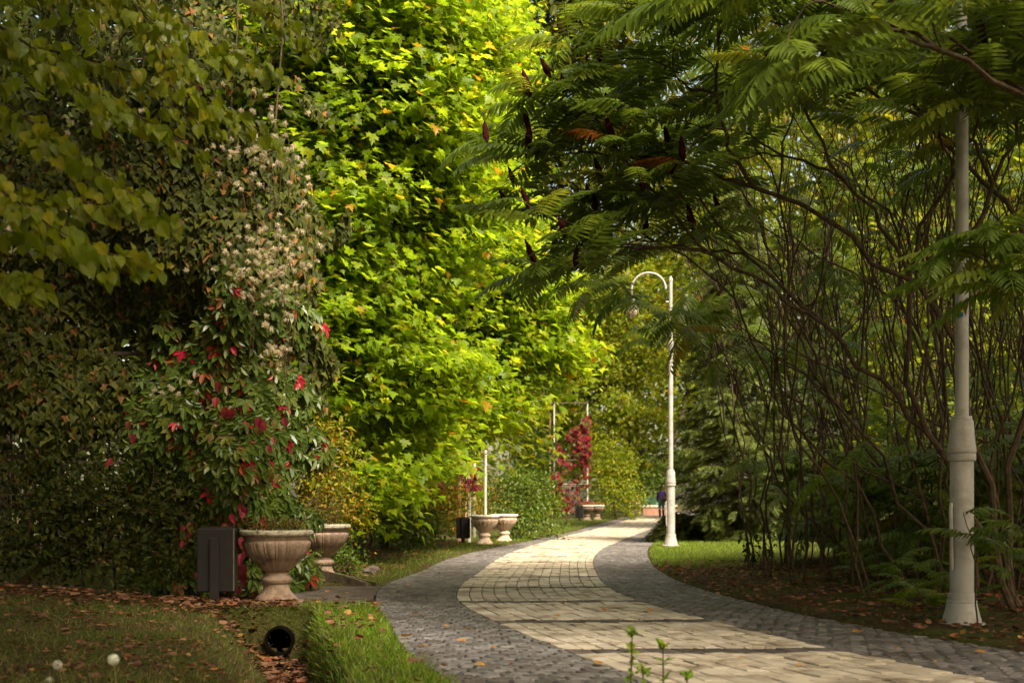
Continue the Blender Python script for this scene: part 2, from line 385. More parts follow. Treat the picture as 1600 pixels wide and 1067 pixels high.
def spl(xs, ys):
    # monotone-ish cubic (Catmull-Rom) interpolation
    m = np.gradient(ys, xs)
    def f(x):
        x = np.clip(np.asarray(x, float), xs[0], xs[-1]); i = np.clip(np.searchsorted(xs, x) - 1, 0, len(xs) - 2)
        h = xs[i + 1] - xs[i]; t = (x - xs[i]) / h
        return (2 * t**3 - 3 * t**2 + 1) * ys[i] + (t**3 - 2 * t**2 + t) * h * m[i] + (-2 * t**3 + 3 * t**2) * ys[i + 1] + (t**3 - t**2) * h * m[i + 1]
    return f
gl, cl, cr, gr = (spl(KY, k) for k in (GL, CL, CR, GR))
def far_rise(Y): return .27 * smooth(40, 74, Y)
def xd(Y): return -2.08 + (11.8 - np.asarray(Y, float)) * .2
def vnoise(X, Y):
    return (np.sin(X * 2.1 + 1.3) * np.cos(Y * 1.7 + .4) + .6 * np.sin(X * 4.7 - Y * 3.9) + .4 * np.cos(X * 9.1 + Y * 7.3)) / 2
def gz(X, Y):
    X = np.asarray(X, float); Y = np.asarray(Y, float)
    a, b = gl(Y), gr(Y)
    dl, dr = a - X, X - b
    z = np.full(np.broadcast(X, Y).shape, -.05)
    near = 1 - .75 * smooth(17, 27, Y)
    zl = .02 + .22 * smooth(1.0, 5.0, dl) * near + .012 * vnoise(X, Y)
    zr = .015 + .10 * smooth(.4, 4.0, dr) + .012 * vnoise(X, Y)
    z = z + smooth(-.02, .10, dl) * (zl + .05) + smooth(-.02, .10, dr) * (zr + .05)
    # side path and ditch on the left
    sp = smooth(12.1, 12.35, Y) * (1 - smooth(15.2, 15.5, Y)) * smooth(0, .1, dl) * (1 - smooth(4.0, 5.5, dl))
    z = z * (1 - sp) + (-.03) * sp
    D = X - xd(Y)
    prof = np.where(D < 0, 1 - smooth(.14, .75, -D), 1 - smooth(.13, .27, D))
    dm = 1 - smooth(11.56, 11.66, Y)
    z = z - dm * prof * (.46 + z * .8)
    return z + far_rise(Y)

PIPE = (float(xd(11.8)) - .02, -.245)
def build_ground():
    xs = np.unique(np.concatenate([np.linspace(-260, -30, 12), np.linspace(-30, -6, 32), np.arange(-6, 6.01, .07), np.arange(-2.35, -1.75, .02), np.linspace(6, 30, 40), np.linspace(30, 260, 12)]))
    ys = np.unique(np.concatenate([np.linspace(-60, 0, 8), np.linspace(0, 6, 30), np.arange(6, 17, .07), np.arange(11.5, 11.72, .012), np.arange(17, 36, .16), np.linspace(36, 90, 110), np.linspace(90, 400, 12)]))
    X, Y = np.meshgrid(xs, ys); Z = gz(X, Y)
    v = np.stack([X, Y, Z], -1).reshape(-1, 3)
    nx, ny = len(xs), len(ys)
    i = np.arange(ny - 1)[:, None] * nx; j = np.arange(nx - 1)[None]
    q = np.stack([i + j, i + j + 1, i + nx + j + 1, i + nx + j], -1).reshape(-1, 4)
    c = v[q].mean(1)                                     # opening for the culvert pipe
    hole = (c[:, 1] > 11.45) & (c[:, 1] < 11.9) & ((c[:, 0] - PIPE[0]) ** 2 + (c[:, 2] - PIPE[1]) ** 2 < .112 ** 2)
    mb = MB(); mb.add(v, [q[~hole]]); struct(mb, 'ground', 'ground', True)
build_ground()

STEP = 2.16; Y0S = 8.70
KT = .055                                     # cross rows lean a little
def path_pt(u, v, A, B):
    """u in 0..1 between edge functions A and B at parameter v."""
    x = A(v) + (B(v) - A(v)) * u
    c = (cl(v) + cr(v)) / 2
    return x, v + KT * (x - c)
def stones(mb, u0, u1, v0, v1, A, B, gap, top, hgt=.0, dome=.006):
    """One bevelled block for every (u0,u1,v0,v1); all arrays."""
    N = len(u0)
    def corner(u, v, du, dv):
        w = B(v) - A(v)
        x, y = path_pt(u + du * gap / w, v + dv * gap, A, B)
        return x, y
    P0 = []
    tilt = rng.normal(0, .0022, (N, 2)); lift = rng.normal(0, .0022, N) + top
    cs = [(u0, v0, 1, 1), (u1, v0, -1, 1), (u1, v1, -1, -1), (u0, v1, 1, -1)]
    cen = np.stack(path_pt((u0 + u1) / 2, (v0 + v1) / 2, A, B), -1)
    jit = rng.normal(0, gap * .22, (N, 4, 2))
    outer = []
    for k, (u, v, du, dv) in enumerate(cs):
        x, y = corner(u, v, du, dv); outer.append(np.stack([x, y], -1) + jit[:, k])
    outer = np.stack(outer, 1)                      # N,4,2
    inner = cen[:, None] + (outer - cen[:, None]) * (1 - np.clip(.014 / (np.linalg.norm(outer - cen[:, None], axis=2)), 0, .4))[..., None]
    zf = far_rise(cen[:, 1])
    sg = np.array([(-1, -1), (1, -1), (1, 1), (-1, 1)])
    zt = lift[:, None] + (tilt[:, None] * sg[None]).sum(-1) + zf[:, None]
    lo = np.concatenate([outer, np.broadcast_to((zf - .03)[:, None, None], (N, 4, 1))], -1)
    md = np.concatenate([outer, (zt - dome)[..., None]], -1)
    hi = np.concatenate([inner, zt[..., None]], -1)
    v = np.concatenate([lo, md, hi], 1).reshape(-1, 3)
    t = []
    for a in (0, 4):
        for j in range(4): t.append((a + j, a + (j + 1) % 4, a + 4 + (j + 1) % 4, a + 4 + j))
    t.append((8, 9, 10, 11)); t = np.array(t)
    f = (t[None] + (np.arange(N) * 12)[:, None, None]).reshape(-1, 4)
    mb.add(v, [f])
def build_path():
    # joint bed
    vs = np.concatenate([np.arange(2, 40, .4), np.linspace(40, 128, 80)])
    us = np.linspace(0, 1, 9)
    U, V = np.meshgrid(us, vs); X, Y = path_pt(U, V, gl, gr); Z = -.016 + far_rise(Y)
    nx, ny = len(us), len(vs)
    i = np.arange(ny - 1)[:, None] * nx; j = np.arange(nx - 1)[None]
    q = np.stack([i + j, i + j + 1, i + nx + j + 1, i + nx + j], -1).reshape(-1, 4)
    mb = MB(); mb.add(np.stack([X, Y, Z], -1).reshape(-1, 3), [q]); bed = struct(mb, 'path', 'joint', True)
    # cream blocks: columns along the path, staggered, between dark cross rows
    mb = MB(); rows = MB(); NC = 13
    ns = int((100 - Y0S) / STEP)
    S0 = []; 
    for s_ in range(-3, ns):
        a = Y0S + s_ * STEP; a0, a1 = a + .14, a + STEP - .14
        L = (a1 - a0) / 7
        for c in range(NC):
            edges = [a0 + L * k for k in range(8)] if c % 2 == 0 else [a0] + [a0 + L * (k + .5) for k in range(7)] + [a1]
            for e0, e1 in zip(edges[:-1], edges[1:]): S0.append((c / NC, (c + 1) / NC, e0, e1))
    S0 = np.array(S0); S0 = S0[(S0[:, 2] > 3) & (S0[:, 2] < 100)]
    stones(mb, *S0.T, cl, cr, .0042, .0)
    b = mb.build('cream_paving', 'cream', bed); 
    S1 = []
    for s_ in range(-3, ns):
        a = Y0S + s_ * STEP
        for c in range(10): S1.append((c / 10, (c + 1) / 10, a - .135, a + .135))
    S1 = np.array(S1); S1 = S1[S1[:, 2] > 3]
    cb = MB(); stones(cb, *S1.T, cl, cr, .006, -.003); cb.build('cross_band', 'cobble_dark', bed)
    for A, B, n in ((gl, cl, 8), (cr, gr, 9)):
        S2 = []
        v = 3.0; k = 0
        while v < 95:
            h = .115 if v < 40 else .23
            off = .5 / n if k % 2 else 0
            ed = sorted(set([0.] + [min(1, c / n + off) for c in range(n + 1)] + [1.]))
            for e0, e1 in zip(ed[:-1], ed[1:]):
                if e1 - e0 > .02: S2.append((e0, e1, v, v + h))
            v += h; k += 1
        S2 = np.array(S2)
        stones(rows, *S2.T, A, B, .005, -.002, dome=.010)
    rows.build('grey_cobbles', 'cobble', bed)
build_path()

# side path slab running left between the urns
mb = MB()
for k, (y0, y1) in enumerate([(12.35, 12.9), (12.9, 13.5), (13.5, 14.1), (14.1, 14.7), (14.7, 15.3)]):
    x = -1.42 - .03 * k
    while x > -3.0:
        w = rng.uniform(.5, .9)
        mb.box((x - w / 2, (y0 + y1) / 2, -.02 + rng.normal(0, .003)), (w - .014, y1 - y0 - .014, .05), 0, .008)
        x -= w
sp = struct(mb, 'side_path', 'concrete')

# ------------------------------------------------------------------ scattered ground cover (stuff)
def scatter(n, fx0, fx1, fy0, fy1, keep=None):
    """Uniform random ground points in a box, filtered."""
    X = rng.uniform(fx0, fx1, n); Y = rng.uniform(fy0, fy1, n)
    if keep is not None:
        k = keep(X, Y); X, Y = X[k], Y[k]
    return X, Y
def blades(mb, X, Y, h0, h1, wide=1.0, lean=.35):
    n = len(X); az = rng.uniform(0, 6.283, n); h = rng.uniform(h0, h1, n) * rng.uniform(.6, 1.1, n)
    up = norm(np.stack([rng.normal(0, lean, n), rng.normal(0, lean, n), np.ones(n)], -1))
    y = np.stack([np.cos(az), np.sin(az), np.zeros(n)], -1)
    M = frames(np.cross(np.cross(up, y), up), up, h)
    M[:, :, 0] *= (wide * .12 / np.maximum(h, .03))[:, None] ** .6
    T = np.stack([X, Y, gz(X, Y) - .005], -1)
    mb.inst(*T_BLADE, M, T)
# lush mound grass between ditch and path
g1 = MB()
X, Y = scatter(60000, -2.3, -.2, 6.5, 12.05, lambda X, Y: (X > xd(Y) + .17) & (X < gl(Y) - .03 - .1 * (rng.random(len(X)) ** 2)) & ((Y > 9.0) | (rng.random(len(X)) < .45)))
hn = .75 + .45 * vnoise(X * 3.1, Y * 2.7)
mk = rng.random(len(X)) < np.clip(.9 + .35 * vnoise(X * 5.3 + 2, Y * 4.1), .2, 1)
blades(g1, X[mk], Y[mk], .04, .10, 1.6, .6)
mk = (hn > .8) & (rng.random(len(X)) < .15); blades(g1, X[mk], Y[mk], .08, .14, 1.3, .5)
XM, YM = X, Y
# lawn around the far lamp and the verges
X, Y = scatter(60000, 2.2, 9.5, 19.5, 33, lambda X, Y: (X > gr(Y) + .03) & (rng.random(len(X)) < np.clip(1.25 - (X - gr(Y)) / 3.2, 0, 1)))
blades(g1, X, Y, .04, .10, 1.6, .5)
X, Y = scatter(60000, -4, 5, 15.2, 62, lambda X, Y: (X < gl(Y) - .0) & (X > gl(Y) - 1.1 - .3 * np.sin(Y * 1.3) - np.clip((Y - 30) / 12, 0, 2.)) & (rng.random(len(X)) < np.where(Y < 34, .95, .8)))
blades(g1, X, Y, .05, .13, 1.6, .5)
X, Y = scatter(2600, -1.5, 4, 6, 20, lambda X, Y: (np.abs(X - gl(Y)) < .06) | ((np.abs(X - gr(Y)) < .08) & (rng.random(len(X)) < .4)))
blades(g1, X, Y, .03, .08, 1.0, .6)
X, Y = scatter(900, -1.6, -.3, 14, 24, lambda X, Y: (X > gl(Y)) & (X < cl(Y) - .05) & (np.sin(X * 9 + Y * 5) > .55))
Xc, Yc = X, Y; g1c = MB()
blades(g1, X, Y, .02, .05, 1.0, .7)
X, Y = scatter(1500, -.4, 1.2, 6.4, 7.55, lambda X, Y: (X < gl(Y) + 1.4) & (Y < 7.25 + .12 * np.sin(X * 5)) & (X > gl(Y) - .1))
blades(g1, X, Y, .03, .07, 1.0, .6)
tag(g1.build('grass', 'grass'), 'lush green grass on the mound and the verges along the path', 'grass', kind='stuff')
g2 = MB()
mk = rng.random(len(XM)) < np.where(XM < xd(YM) + .42, .5, .14); blades(g2, XM[mk], YM[mk], .05, .13, 1.3, .8)
X, Y = scatter(110000, -7.5, -1.7, 4.5, 13.2, lambda X, Y: (X < xd(Y) - .1) & (rng.random(len(X)) < np.clip(.62 + .65 * vnoise(X * 1.3, Y * 1.1) - .75 * smooth(11.6, 13.0, Y + .18 * (X + 4.5)), .03, 1)))
blades(g2, X, Y, .025, .09, 1.1, .7)
X, Y = scatter(16000, -6, -1.3, 15.4, 33, lambda X, Y: (X < gl(Y) - .5) & (rng.random(len(X)) < .9))
blades(g2, X, Y, .03, .09, 1.6, .6)
X, Y = scatter(5000, 2.2, 7, 7, 21, lambda X, Y: (X > gr(Y) + .05) & (rng.random(len(X)) < .3))
blades(g2, X, Y, .03, .08, 1.2, .6)
n = 1500; X = xd(11.6) + rng.normal(0, .32, n); Y = rng.uniform(11.54, 11.68, n); k = np.abs(X - PIPE[0]) > .1; X, Y = X[k], Y[k]
blades(g2, X, Y, .05, .12, 1.3, 1.0)
X = PIPE[0] + rng.uniform(-.16, .16, 260); Y = rng.uniform(11.64, 11.72, 260); blades(g2, X, Y, .04, .09, 1.3, .9)
tag(g2.build('lawn_grass', 'grass_dry'), 'thin drying grass of the left lawn and under the trees', 'grass', kind='stuff')
# dry leaves
def litter(mb, X, Y, s0, s1, lift=.02):
    n = len(X); nrm = norm(np.stack([rng.normal(0, .5, n), rng.normal(0, .5, n), np.ones(n)], -1))
    az = rng.uniform(0, 6.283, n); tip = np.stack([np.cos(az), np.sin(az), np.zeros(n)], -1)
    M = frames(tip, nrm, rng.uniform(s0, s1, n)); mb.inst(*T_LITTER, M, np.stack([X, Y, gz(X, Y) + lift * (1 + .6 * rng.random(n))], -1))
lt = MB()
X, Y = scatter(26000, -8, -1.8, 5, 14, lambda X, Y: (X < xd(Y) + .12) & (rng.random(len(X)) < np.clip(.2 - .34 * vnoise(X * 1.3, Y * 1.1) + .95 * smooth(11.0, 12.5, Y + .2 * (X + 4.5)), .05, 1)))
litter(lt, X, Y, .018, .055, .02)
X, Y = scatter(5200, -7, -1.9, 10.6, 13.0, lambda X, Y: (X < xd(Y) + .1) & (rng.random(len(X)) < smooth(10.9, 12.4, Y + .2 * (X + 4.5)) * np.clip(.6 + .5 * vnoise(X * 3, Y * 3), .1, 1)))
litter(lt, X, Y, .035, .085, .045)
mk = rng.random(len(XM)) < .006; litter(lt, XM[mk], YM[mk], .04, .08, .07)
X, Y = scatter(900, -2.4, -1.6, 9, 11.45, lambda X, Y: np.abs(X - xd(Y)) < .2)
litter(lt, X, Y, .04, .09, .03)
X, Y = scatter(14000, 2.1, 9, 7, 21, lambda X, Y: (X > gr(Y) - .02) & (rng.random(len(X)) < np.clip(.55 + .5 * vnoise(X * 2, Y * 2), .1, 1)))
litter(lt, X, Y, .03, .075, .015)
X, Y = scatter(6000, -6, -1.2, 15.5, 33, lambda X, Y: (X < gl(Y) - .25) & (rng.random(len(X)) < .6))
litter(lt, X, Y, .03, .07, .02)
X, Y = scatter(3600, -2, 4.2, 6.8, 30, lambda X, Y: ((X > gl(Y)) & (X < gl(Y) + .75 * rng.random(len(X)) ** 2)) | ((X < gr(Y)) & (X > gr(Y) - .8 * rng.random(len(X)) ** 2)) | ((X > gl(Y)) & (X < gr(Y)) & (rng.random(len(X)) < .05)))
n = len(X); az = rng.uniform(0, 6.283, n)
lt.inst(*T_LITTER, frames(np.stack([np.cos(az), np.sin(az), np.zeros(n)], -1), norm(np.stack([rng.normal(0, .3, n), rng.normal(0, .3, n), np.ones(n)], -1)), rng.uniform(.012, .034, n)), np.stack([X, Y, .006 + far_rise(Y)], -1))
tag(lt.build('leaf_litter', 'litter'), 'brown dry leaf litter under the hedge and the trees', 'leaf litter', kind='stuff')

# single leaves lying on the paving
def fallen_leaf(x, y, size, label, group):
    Yd = F / (y - HZ); X = (x - 800) / F * Yd
    mb = MB(); az = rng.uniform(0, 6.283)
    tip = np.array([[math.cos(az), math.sin(az), .05]]); nr = norm(np.array([[rng.normal(0, .3), rng.normal(0, .3), 1.]]))
    p = np.array([X, Yd, .016 + float(far_rise(Yd))])
    mb.inst(*(T_LITTER if rng.random() < .5 else T_OVATE), frames(tip, nr, [size]), p[None])
    return tag(mb.build('fallen_leaf', 'fallen', origin=p), label, 'fallen leaf', group)
for x, y in [(698, 981), (733, 986), (635, 997), (634, 924), (670, 935), (597, 945), (700, 925), (650, 960), (742, 1040), (720, 1004), (660, 1010), (690, 902), (640, 915), (610, 930), (575, 940), (690, 1045), (770, 1015)]:
    fallen_leaf(x, y, rng.uniform(.045, .085), 'small yellow brown leaf fallen on the grey cobbles left of the cream paving', 'leaves fallen on the left cobbles')
for x, y in [(855, 930), (880, 945), (900, 890), (1080, 1017), (1082, 989), (935, 1040), (1160, 1030), (1010, 955), (946, 955), (800, 903), (1250, 1040), (870, 965), (990, 975)]:
    fallen_leaf(x, y, rng.uniform(.05, .09), 'small dry leaf fallen on the cream paving blocks', 'leaves fallen on the cream paving')
for x, y in [(1188, 968), (1130, 975), (1260, 985), (1186, 917), (1060, 925), (1522, 1020), (1400, 1015), (1340, 990), (1105, 935), (1460, 1035)]:
    fallen_leaf(x, y, rng.uniform(.05, .09), 'small dry leaf fallen on the shaded cobbles right of the cream paving', 'leaves fallen on the right cobbles')
for x, y in [(470, 944), (480, 942), (490, 941), (505, 936), (530, 936), (545, 928), (475, 915), (490, 914), (512, 926), (498, 943), (535, 942), (560, 936)]:
    fallen_leaf(x, y, rng.uniform(.05, .08), 'small pale leaf fallen on the side path beside the front urn', 'leaves fallen on the side path')

# ------------------------------------------------------------------ culvert, kerb board
t = thing('culvert', 'dark concrete culvert with a round pipe mouth beneath the front urn', 'culvert', (xd(11.8), 11.85, -.2))
mb = MB(); cx, cz, rr = float(xd(11.8)) - .02, -.245, .132
mb.box((cx - .08, 11.98, -.03), (.86, .6, .07), .06, .016)      # cover slab
mb.build('cover_slab', 'concrete', t)
mb = MB(); 
for r_ in (rr, rr - .022):
    mb.tube([(cx, 11.53, cz), (cx, 12.2, cz), (cx, 13.2, cz)], r_, 32, False)
a = np.linspace(0, 2 * np.pi, 33)[:-1]
ring = np.concatenate([np.stack([cx + r_ * np.cos(a), np.full(32, 11.53), cz + r_ * np.sin(a)], -1) for r_ in (rr, rr - .022)])
i = np.arange(32); mb.add(ring, [np.stack([i, (i + 1) % 32, 32 + (i + 1) % 32, 32 + i], 1)])
disc = np.stack([cx + rr * np.cos(a), np.full(32, 13.19), cz + rr * np.sin(a)], -1); mb.add(disc, [np.arange(32)[None]])
mb.build('pipe', 'pipe_shade', t, True)

mb = MB()                                           # sloping kerb boards beside the rear urn
for (xa, ya, za, ha), (xb, yb, zb, hb), off in (((-2.75, 16.1, 0, .26), (-1.72, 15.3, 0, .035), 0), ((-2.7, 16.25, 0, .20), (-1.62, 15.42, 0, .03), .09)):
    n = 10
    pts = []
    for k in range(n):
        s_ = k / (n - 1); x = xa + (xb - xa) * s_; y = ya + (yb - ya) * s_ ; h = ha + (hb - ha) * s_ + rng.normal(0, .006)
        for dx, dz in ((-.03, -.05), (.05, -.05), (.055, h), (-.035, h + .008)):
            pts.append((x + dx * .55, y + dx * .8, dz))
    i = np.arange(n - 1)[:, None] * 4; j = np.arange(4)[None]; j2 = (j + 1) % 4
    mb.add(pts, [np.stack([i + j, i + j2, i + 4 + j2, i + 4 + j], -1).reshape(-1, 4), np.array([[3, 2, 1, 0]]), np.arange(4)[None] + (n - 1) * 4])
tag(mb.build('edging_board', 'kerb', origin=(-2.2, 15.7, 0)), 'weathered edging board sloping down to the paving beside the rear urn', 'edging board')
mb = MB(); v = rand_dir(60); v[:, 2] = np.abs(v[:, 2]) * .6
import bmesh
def rock(name, loc, size, label, mat='concrete'):
    bm = bmesh.new(); bmesh.ops.create_icosphere(bm, subdivisions=3, radius=1)
    for w in bm.verts:
        n = .18 * math.sin(3.1 * w.co.x + 1) * math.cos(2.7 * w.co.y) + .1 * math.sin(7 * w.co.z + 4 * w.co.x)
        w.co *= 1 + n; w.co.x *= size[0]; w.co.y *= size[1]; w.co.z *= size[2]
    me = bpy.data.meshes.new(name); bm.to_mesh(me); bm.free(); me.materials.append(MAT[mat])
    o = bpy.data.objects.new(name, me); COL.objects.link(o); o.location = loc
    return tag(o, label, 'stone')
rock('kerb_stone', (-1.95, 17.6, .04), (.16, .13, .08), 'rounded pale stone in the grass behind the edging board', 'concrete')

# ------------------------------------------------------------------ urns
BOWL = [(.10, .296), (.14, .312), (.195, .365), (.243, .418), (.282, .46), (.308, .50), (.328, .55), (.334, .578), (.326, .596), (.31, .604), (.312, .612), (.322, .645)]
BFL = [.06, .08, .09, .095, .095, .095, .085, .06, .015, .02, .03, .02]
RIM = [(.322, .646), (.352, .652), (.362, .668), (.36, .69), (.345, .704), (.31, .706), (.292, .69), (.285, .63)]
PED = [(.205, .0), (.206, .03), (.198, .045), (.185, .06), (.155, .085), (.136, .115), (.126, .15), (.126, .178), (.136, .186), (.148, .2), (.152, .222), (.142, .246), (.118, .262), (.11, .285), (.116, .296)]
PFL = [0, 0, 0, .03, .05, .06, .06, .05, 0, 0, 0, 0, 0, 0, 0]
def urn(loc, s, label, group, body, rim, plinth=True):
    t = thing('stone_urn', label, 'urn', loc, group)
    c = np.array(loc)
    def L(prof, fl, sides, name, mat, nfl=16):
        p = np.array(prof) * s; mb = MB(); mb.lathe(p, sides, fl, c, nfl); return mb.build(name, mat, t, True)
    if plinth:
        mb = MB(); mb.box(c + [0, 0, -.015], (.5 * s, .5 * s, .05), .1, .008); mb.build('plinth', body, t)
    L(PED, PFL, 96, 'pedestal', body, 20); L(BOWL, BFL, 288, 'bowl', body, 18)
    L(RIM, [0] * len(RIM), 72, 'rim', rim)
    L([(.0, .63), (.288, .632), (.15, .665), (.0, .675)], None, 32, 'soil', 'soil')
    return t
def urn_plant(loc, s, label, mat, n, hgt, spread, lsize, group=None, T=T_SMALL):
    """Small tufted plant growing in an urn."""
    base = np.array(loc) + [0, 0, .655 * s]
    th = thing('urn_plant', label, 'plant', base, group)
    st, lf = MB(), MB()
    tips = []
    for k in range(n):
        a = rng.uniform(0, 6.283); r_ = math.sqrt(rng.random()) * .25 * s
        b = base + [r_ * math.cos(a), r_ * math.sin(a), 0]
        d = np.array([math.cos(a) * spread * rng.random(), math.sin(a) * spread * rng.random(), 1.]); d /= np.linalg.norm(d)
        e = b + d * hgt * rng.uniform(.4, 1.1) + [rng.normal(0, .02), rng.normal(0, .02), 0]
        p = curve(b, np.array([0, 0, 1.]), e, 4); st.tube(p, [.003, .0025, .002, .0015], 3, False)
        m = 9; tt = rng.uniform(.25, 1, m)
        pos = b + (e - b) * tt[:, None] + rng.normal(0, .012, (m, 3))
        tip = norm(rand_dir(m) * [1, 1, .5] + [0, 0, .35])
        lf.inst(*T, frames(tip, norm(rand_dir(m) + [0, 0, 1]), rng.uniform(.6, 1.2, m) * lsize), pos)
    st.build('stem', 'twig', th); lf.build('foliage', mat, th)
def ground_pt(x, y, rise=True):
    Yd = F / (y - HZ); return np.array([(x - 800) / F * Yd, Yd, 0.])
U1 = np.array([-2.30, 12.5, .03]); U2 = np.array([-2.42, 16.35, .02])
urn(U1, 1.0, 'fluted stone urn with mossy grey rim in front beside the dark bin', 'stone urns at the near side path', 'urn', 'urn_rim')
urn(U2, 1.0, 'fluted stone urn behind the front urn, its foot half hidden by the edging board', 'stone urns at the near side path', 'urn', 'urn_rim', False)
urn_plant(U1, 1.0, 'low reddish green plant growing in the front urn', 'urn_plant', 90, .18, .8, .035)
urn_plant(U2, 1.0, 'tall thin stemmed bush growing in the urn behind the front urn', 'urn_plant', 75, .42, .45, .04)
U3 = np.array([-.66, 30.6, .0]); U4 = np.array([-.20, 32.8, .0])
urn(U3, 1.0, 'pale fluted urn with white rim next to the middle bin', 'pale urns by the green shrub', 'urn_light', 'rim_white')
urn(U4, 1.0, 'pale fluted urn just right of another, in front of the green shrub', 'pale urns by the green shrub', 'urn_light', 'rim_white')
def far_pt(x, y, px_m):
    Yd = F / px_m; return np.array([(x - 800) / px_m, Yd, 1 - (y - HZ) / px_m])
U5 = far_pt(917, 816.5, 34); U6 = far_pt(933, 816, 33.3); U7 = far_pt(988, 804.5, 26); U8 = far_pt(998, 803, 25)
for u in (U5, U6, U7, U8): u[2] = gz(u[0], u[1]) + .01
urn(U5, .98, 'brown urn with white rim beside the far small bin', 'brown urns before the red creeper pergola', 'urn', 'rim_white', False)
urn(U6, .98, 'brown urn with white rim, right one of the pair beside the far small bin', 'brown urns before the red creeper pergola', 'urn', 'rim_white', False)
urn(U7, .98, 'farthest pair of brown urns near the walker, left urn', 'brown urns near the walker', 'urn', 'rim_white', False)
urn(U8, .98, 'farthest pair of brown urns near the walker, right urn', 'brown urns near the walker', 'urn', 'rim_white', False)
for u, l in ((U3, 'sparse dry plant in the pale urn next to the middle bin'), (U4, 'sparse dry plant in the pale urn before the green shrub')):
    urn_plant(u, 1, l, 'urn_plant', 22, .06, .8, .03)
for u, l in ((U5, 'orange flowers in the brown urn beside the far small bin'), (U6, 'orange flowers in the right brown urn of the pair by the far bin'),
             (U7, 'orange flowers in the left urn of the farthest pair'), (U8, 'orange flowers in the right urn of the farthest pair')):
    urn_plant(u, .98, l, 'urn_flower', 40, .2, .9, .06)

# ------------------------------------------------------------------ bins
def bin_(loc, label, rz=0.0, w=.345, h=.61):
    t = thing('litter_bin', label, 'bin', loc)
    c = np.array(loc); g = lambda x, y, z: c + [x * math.cos(rz) - y * math.sin(rz), x * math.sin(rz) + y * math.cos(rz), z]
    mb = MB()
    mb.box(g(0, .0, .14 + h / 2), (w, .26, h), rz, .012); b = mb.build('body', 'bin', t)
    mb = MB(); mb.box(g(w / 2 + .002, -.115, .14 + h / 2), (.012, .02, h - .02), rz, .003); mb.build('edge_strip', 'bin_edge', b)
    mb = MB(); mb.box(g(0, -.155, .30), (.085, .046, .72), rz, .006); mb.build('post', 'bin', t)
    mb = MB(); mb.box(g(0, -.155, .015), (.16, .12, .05), rz, .006); mb.build('foot', 'bin', t)
    mb = MB(); mb.box(g(0, 0, .14 + h + .006), (w * .86, .2, .012), rz, .004); mb.build('opening', 'soil', t)
    return t
bin_((-2.83, 12.3, float(gz(-2.83, 12.15)) - .02), 'dark brown metal bin on a post beside the front urn', .04)
bin_((-1.18, 30.9, .0), 'dark metal bin beside the two pale urns', .03, .33, .5)
b3 = far_pt(905, 815, 34.5); bin_((b3[0], b3[1], float(gz(b3[0], b3[1]))), 'small dark bin far off beside the brown urns with white rims', .0, .34, .56)

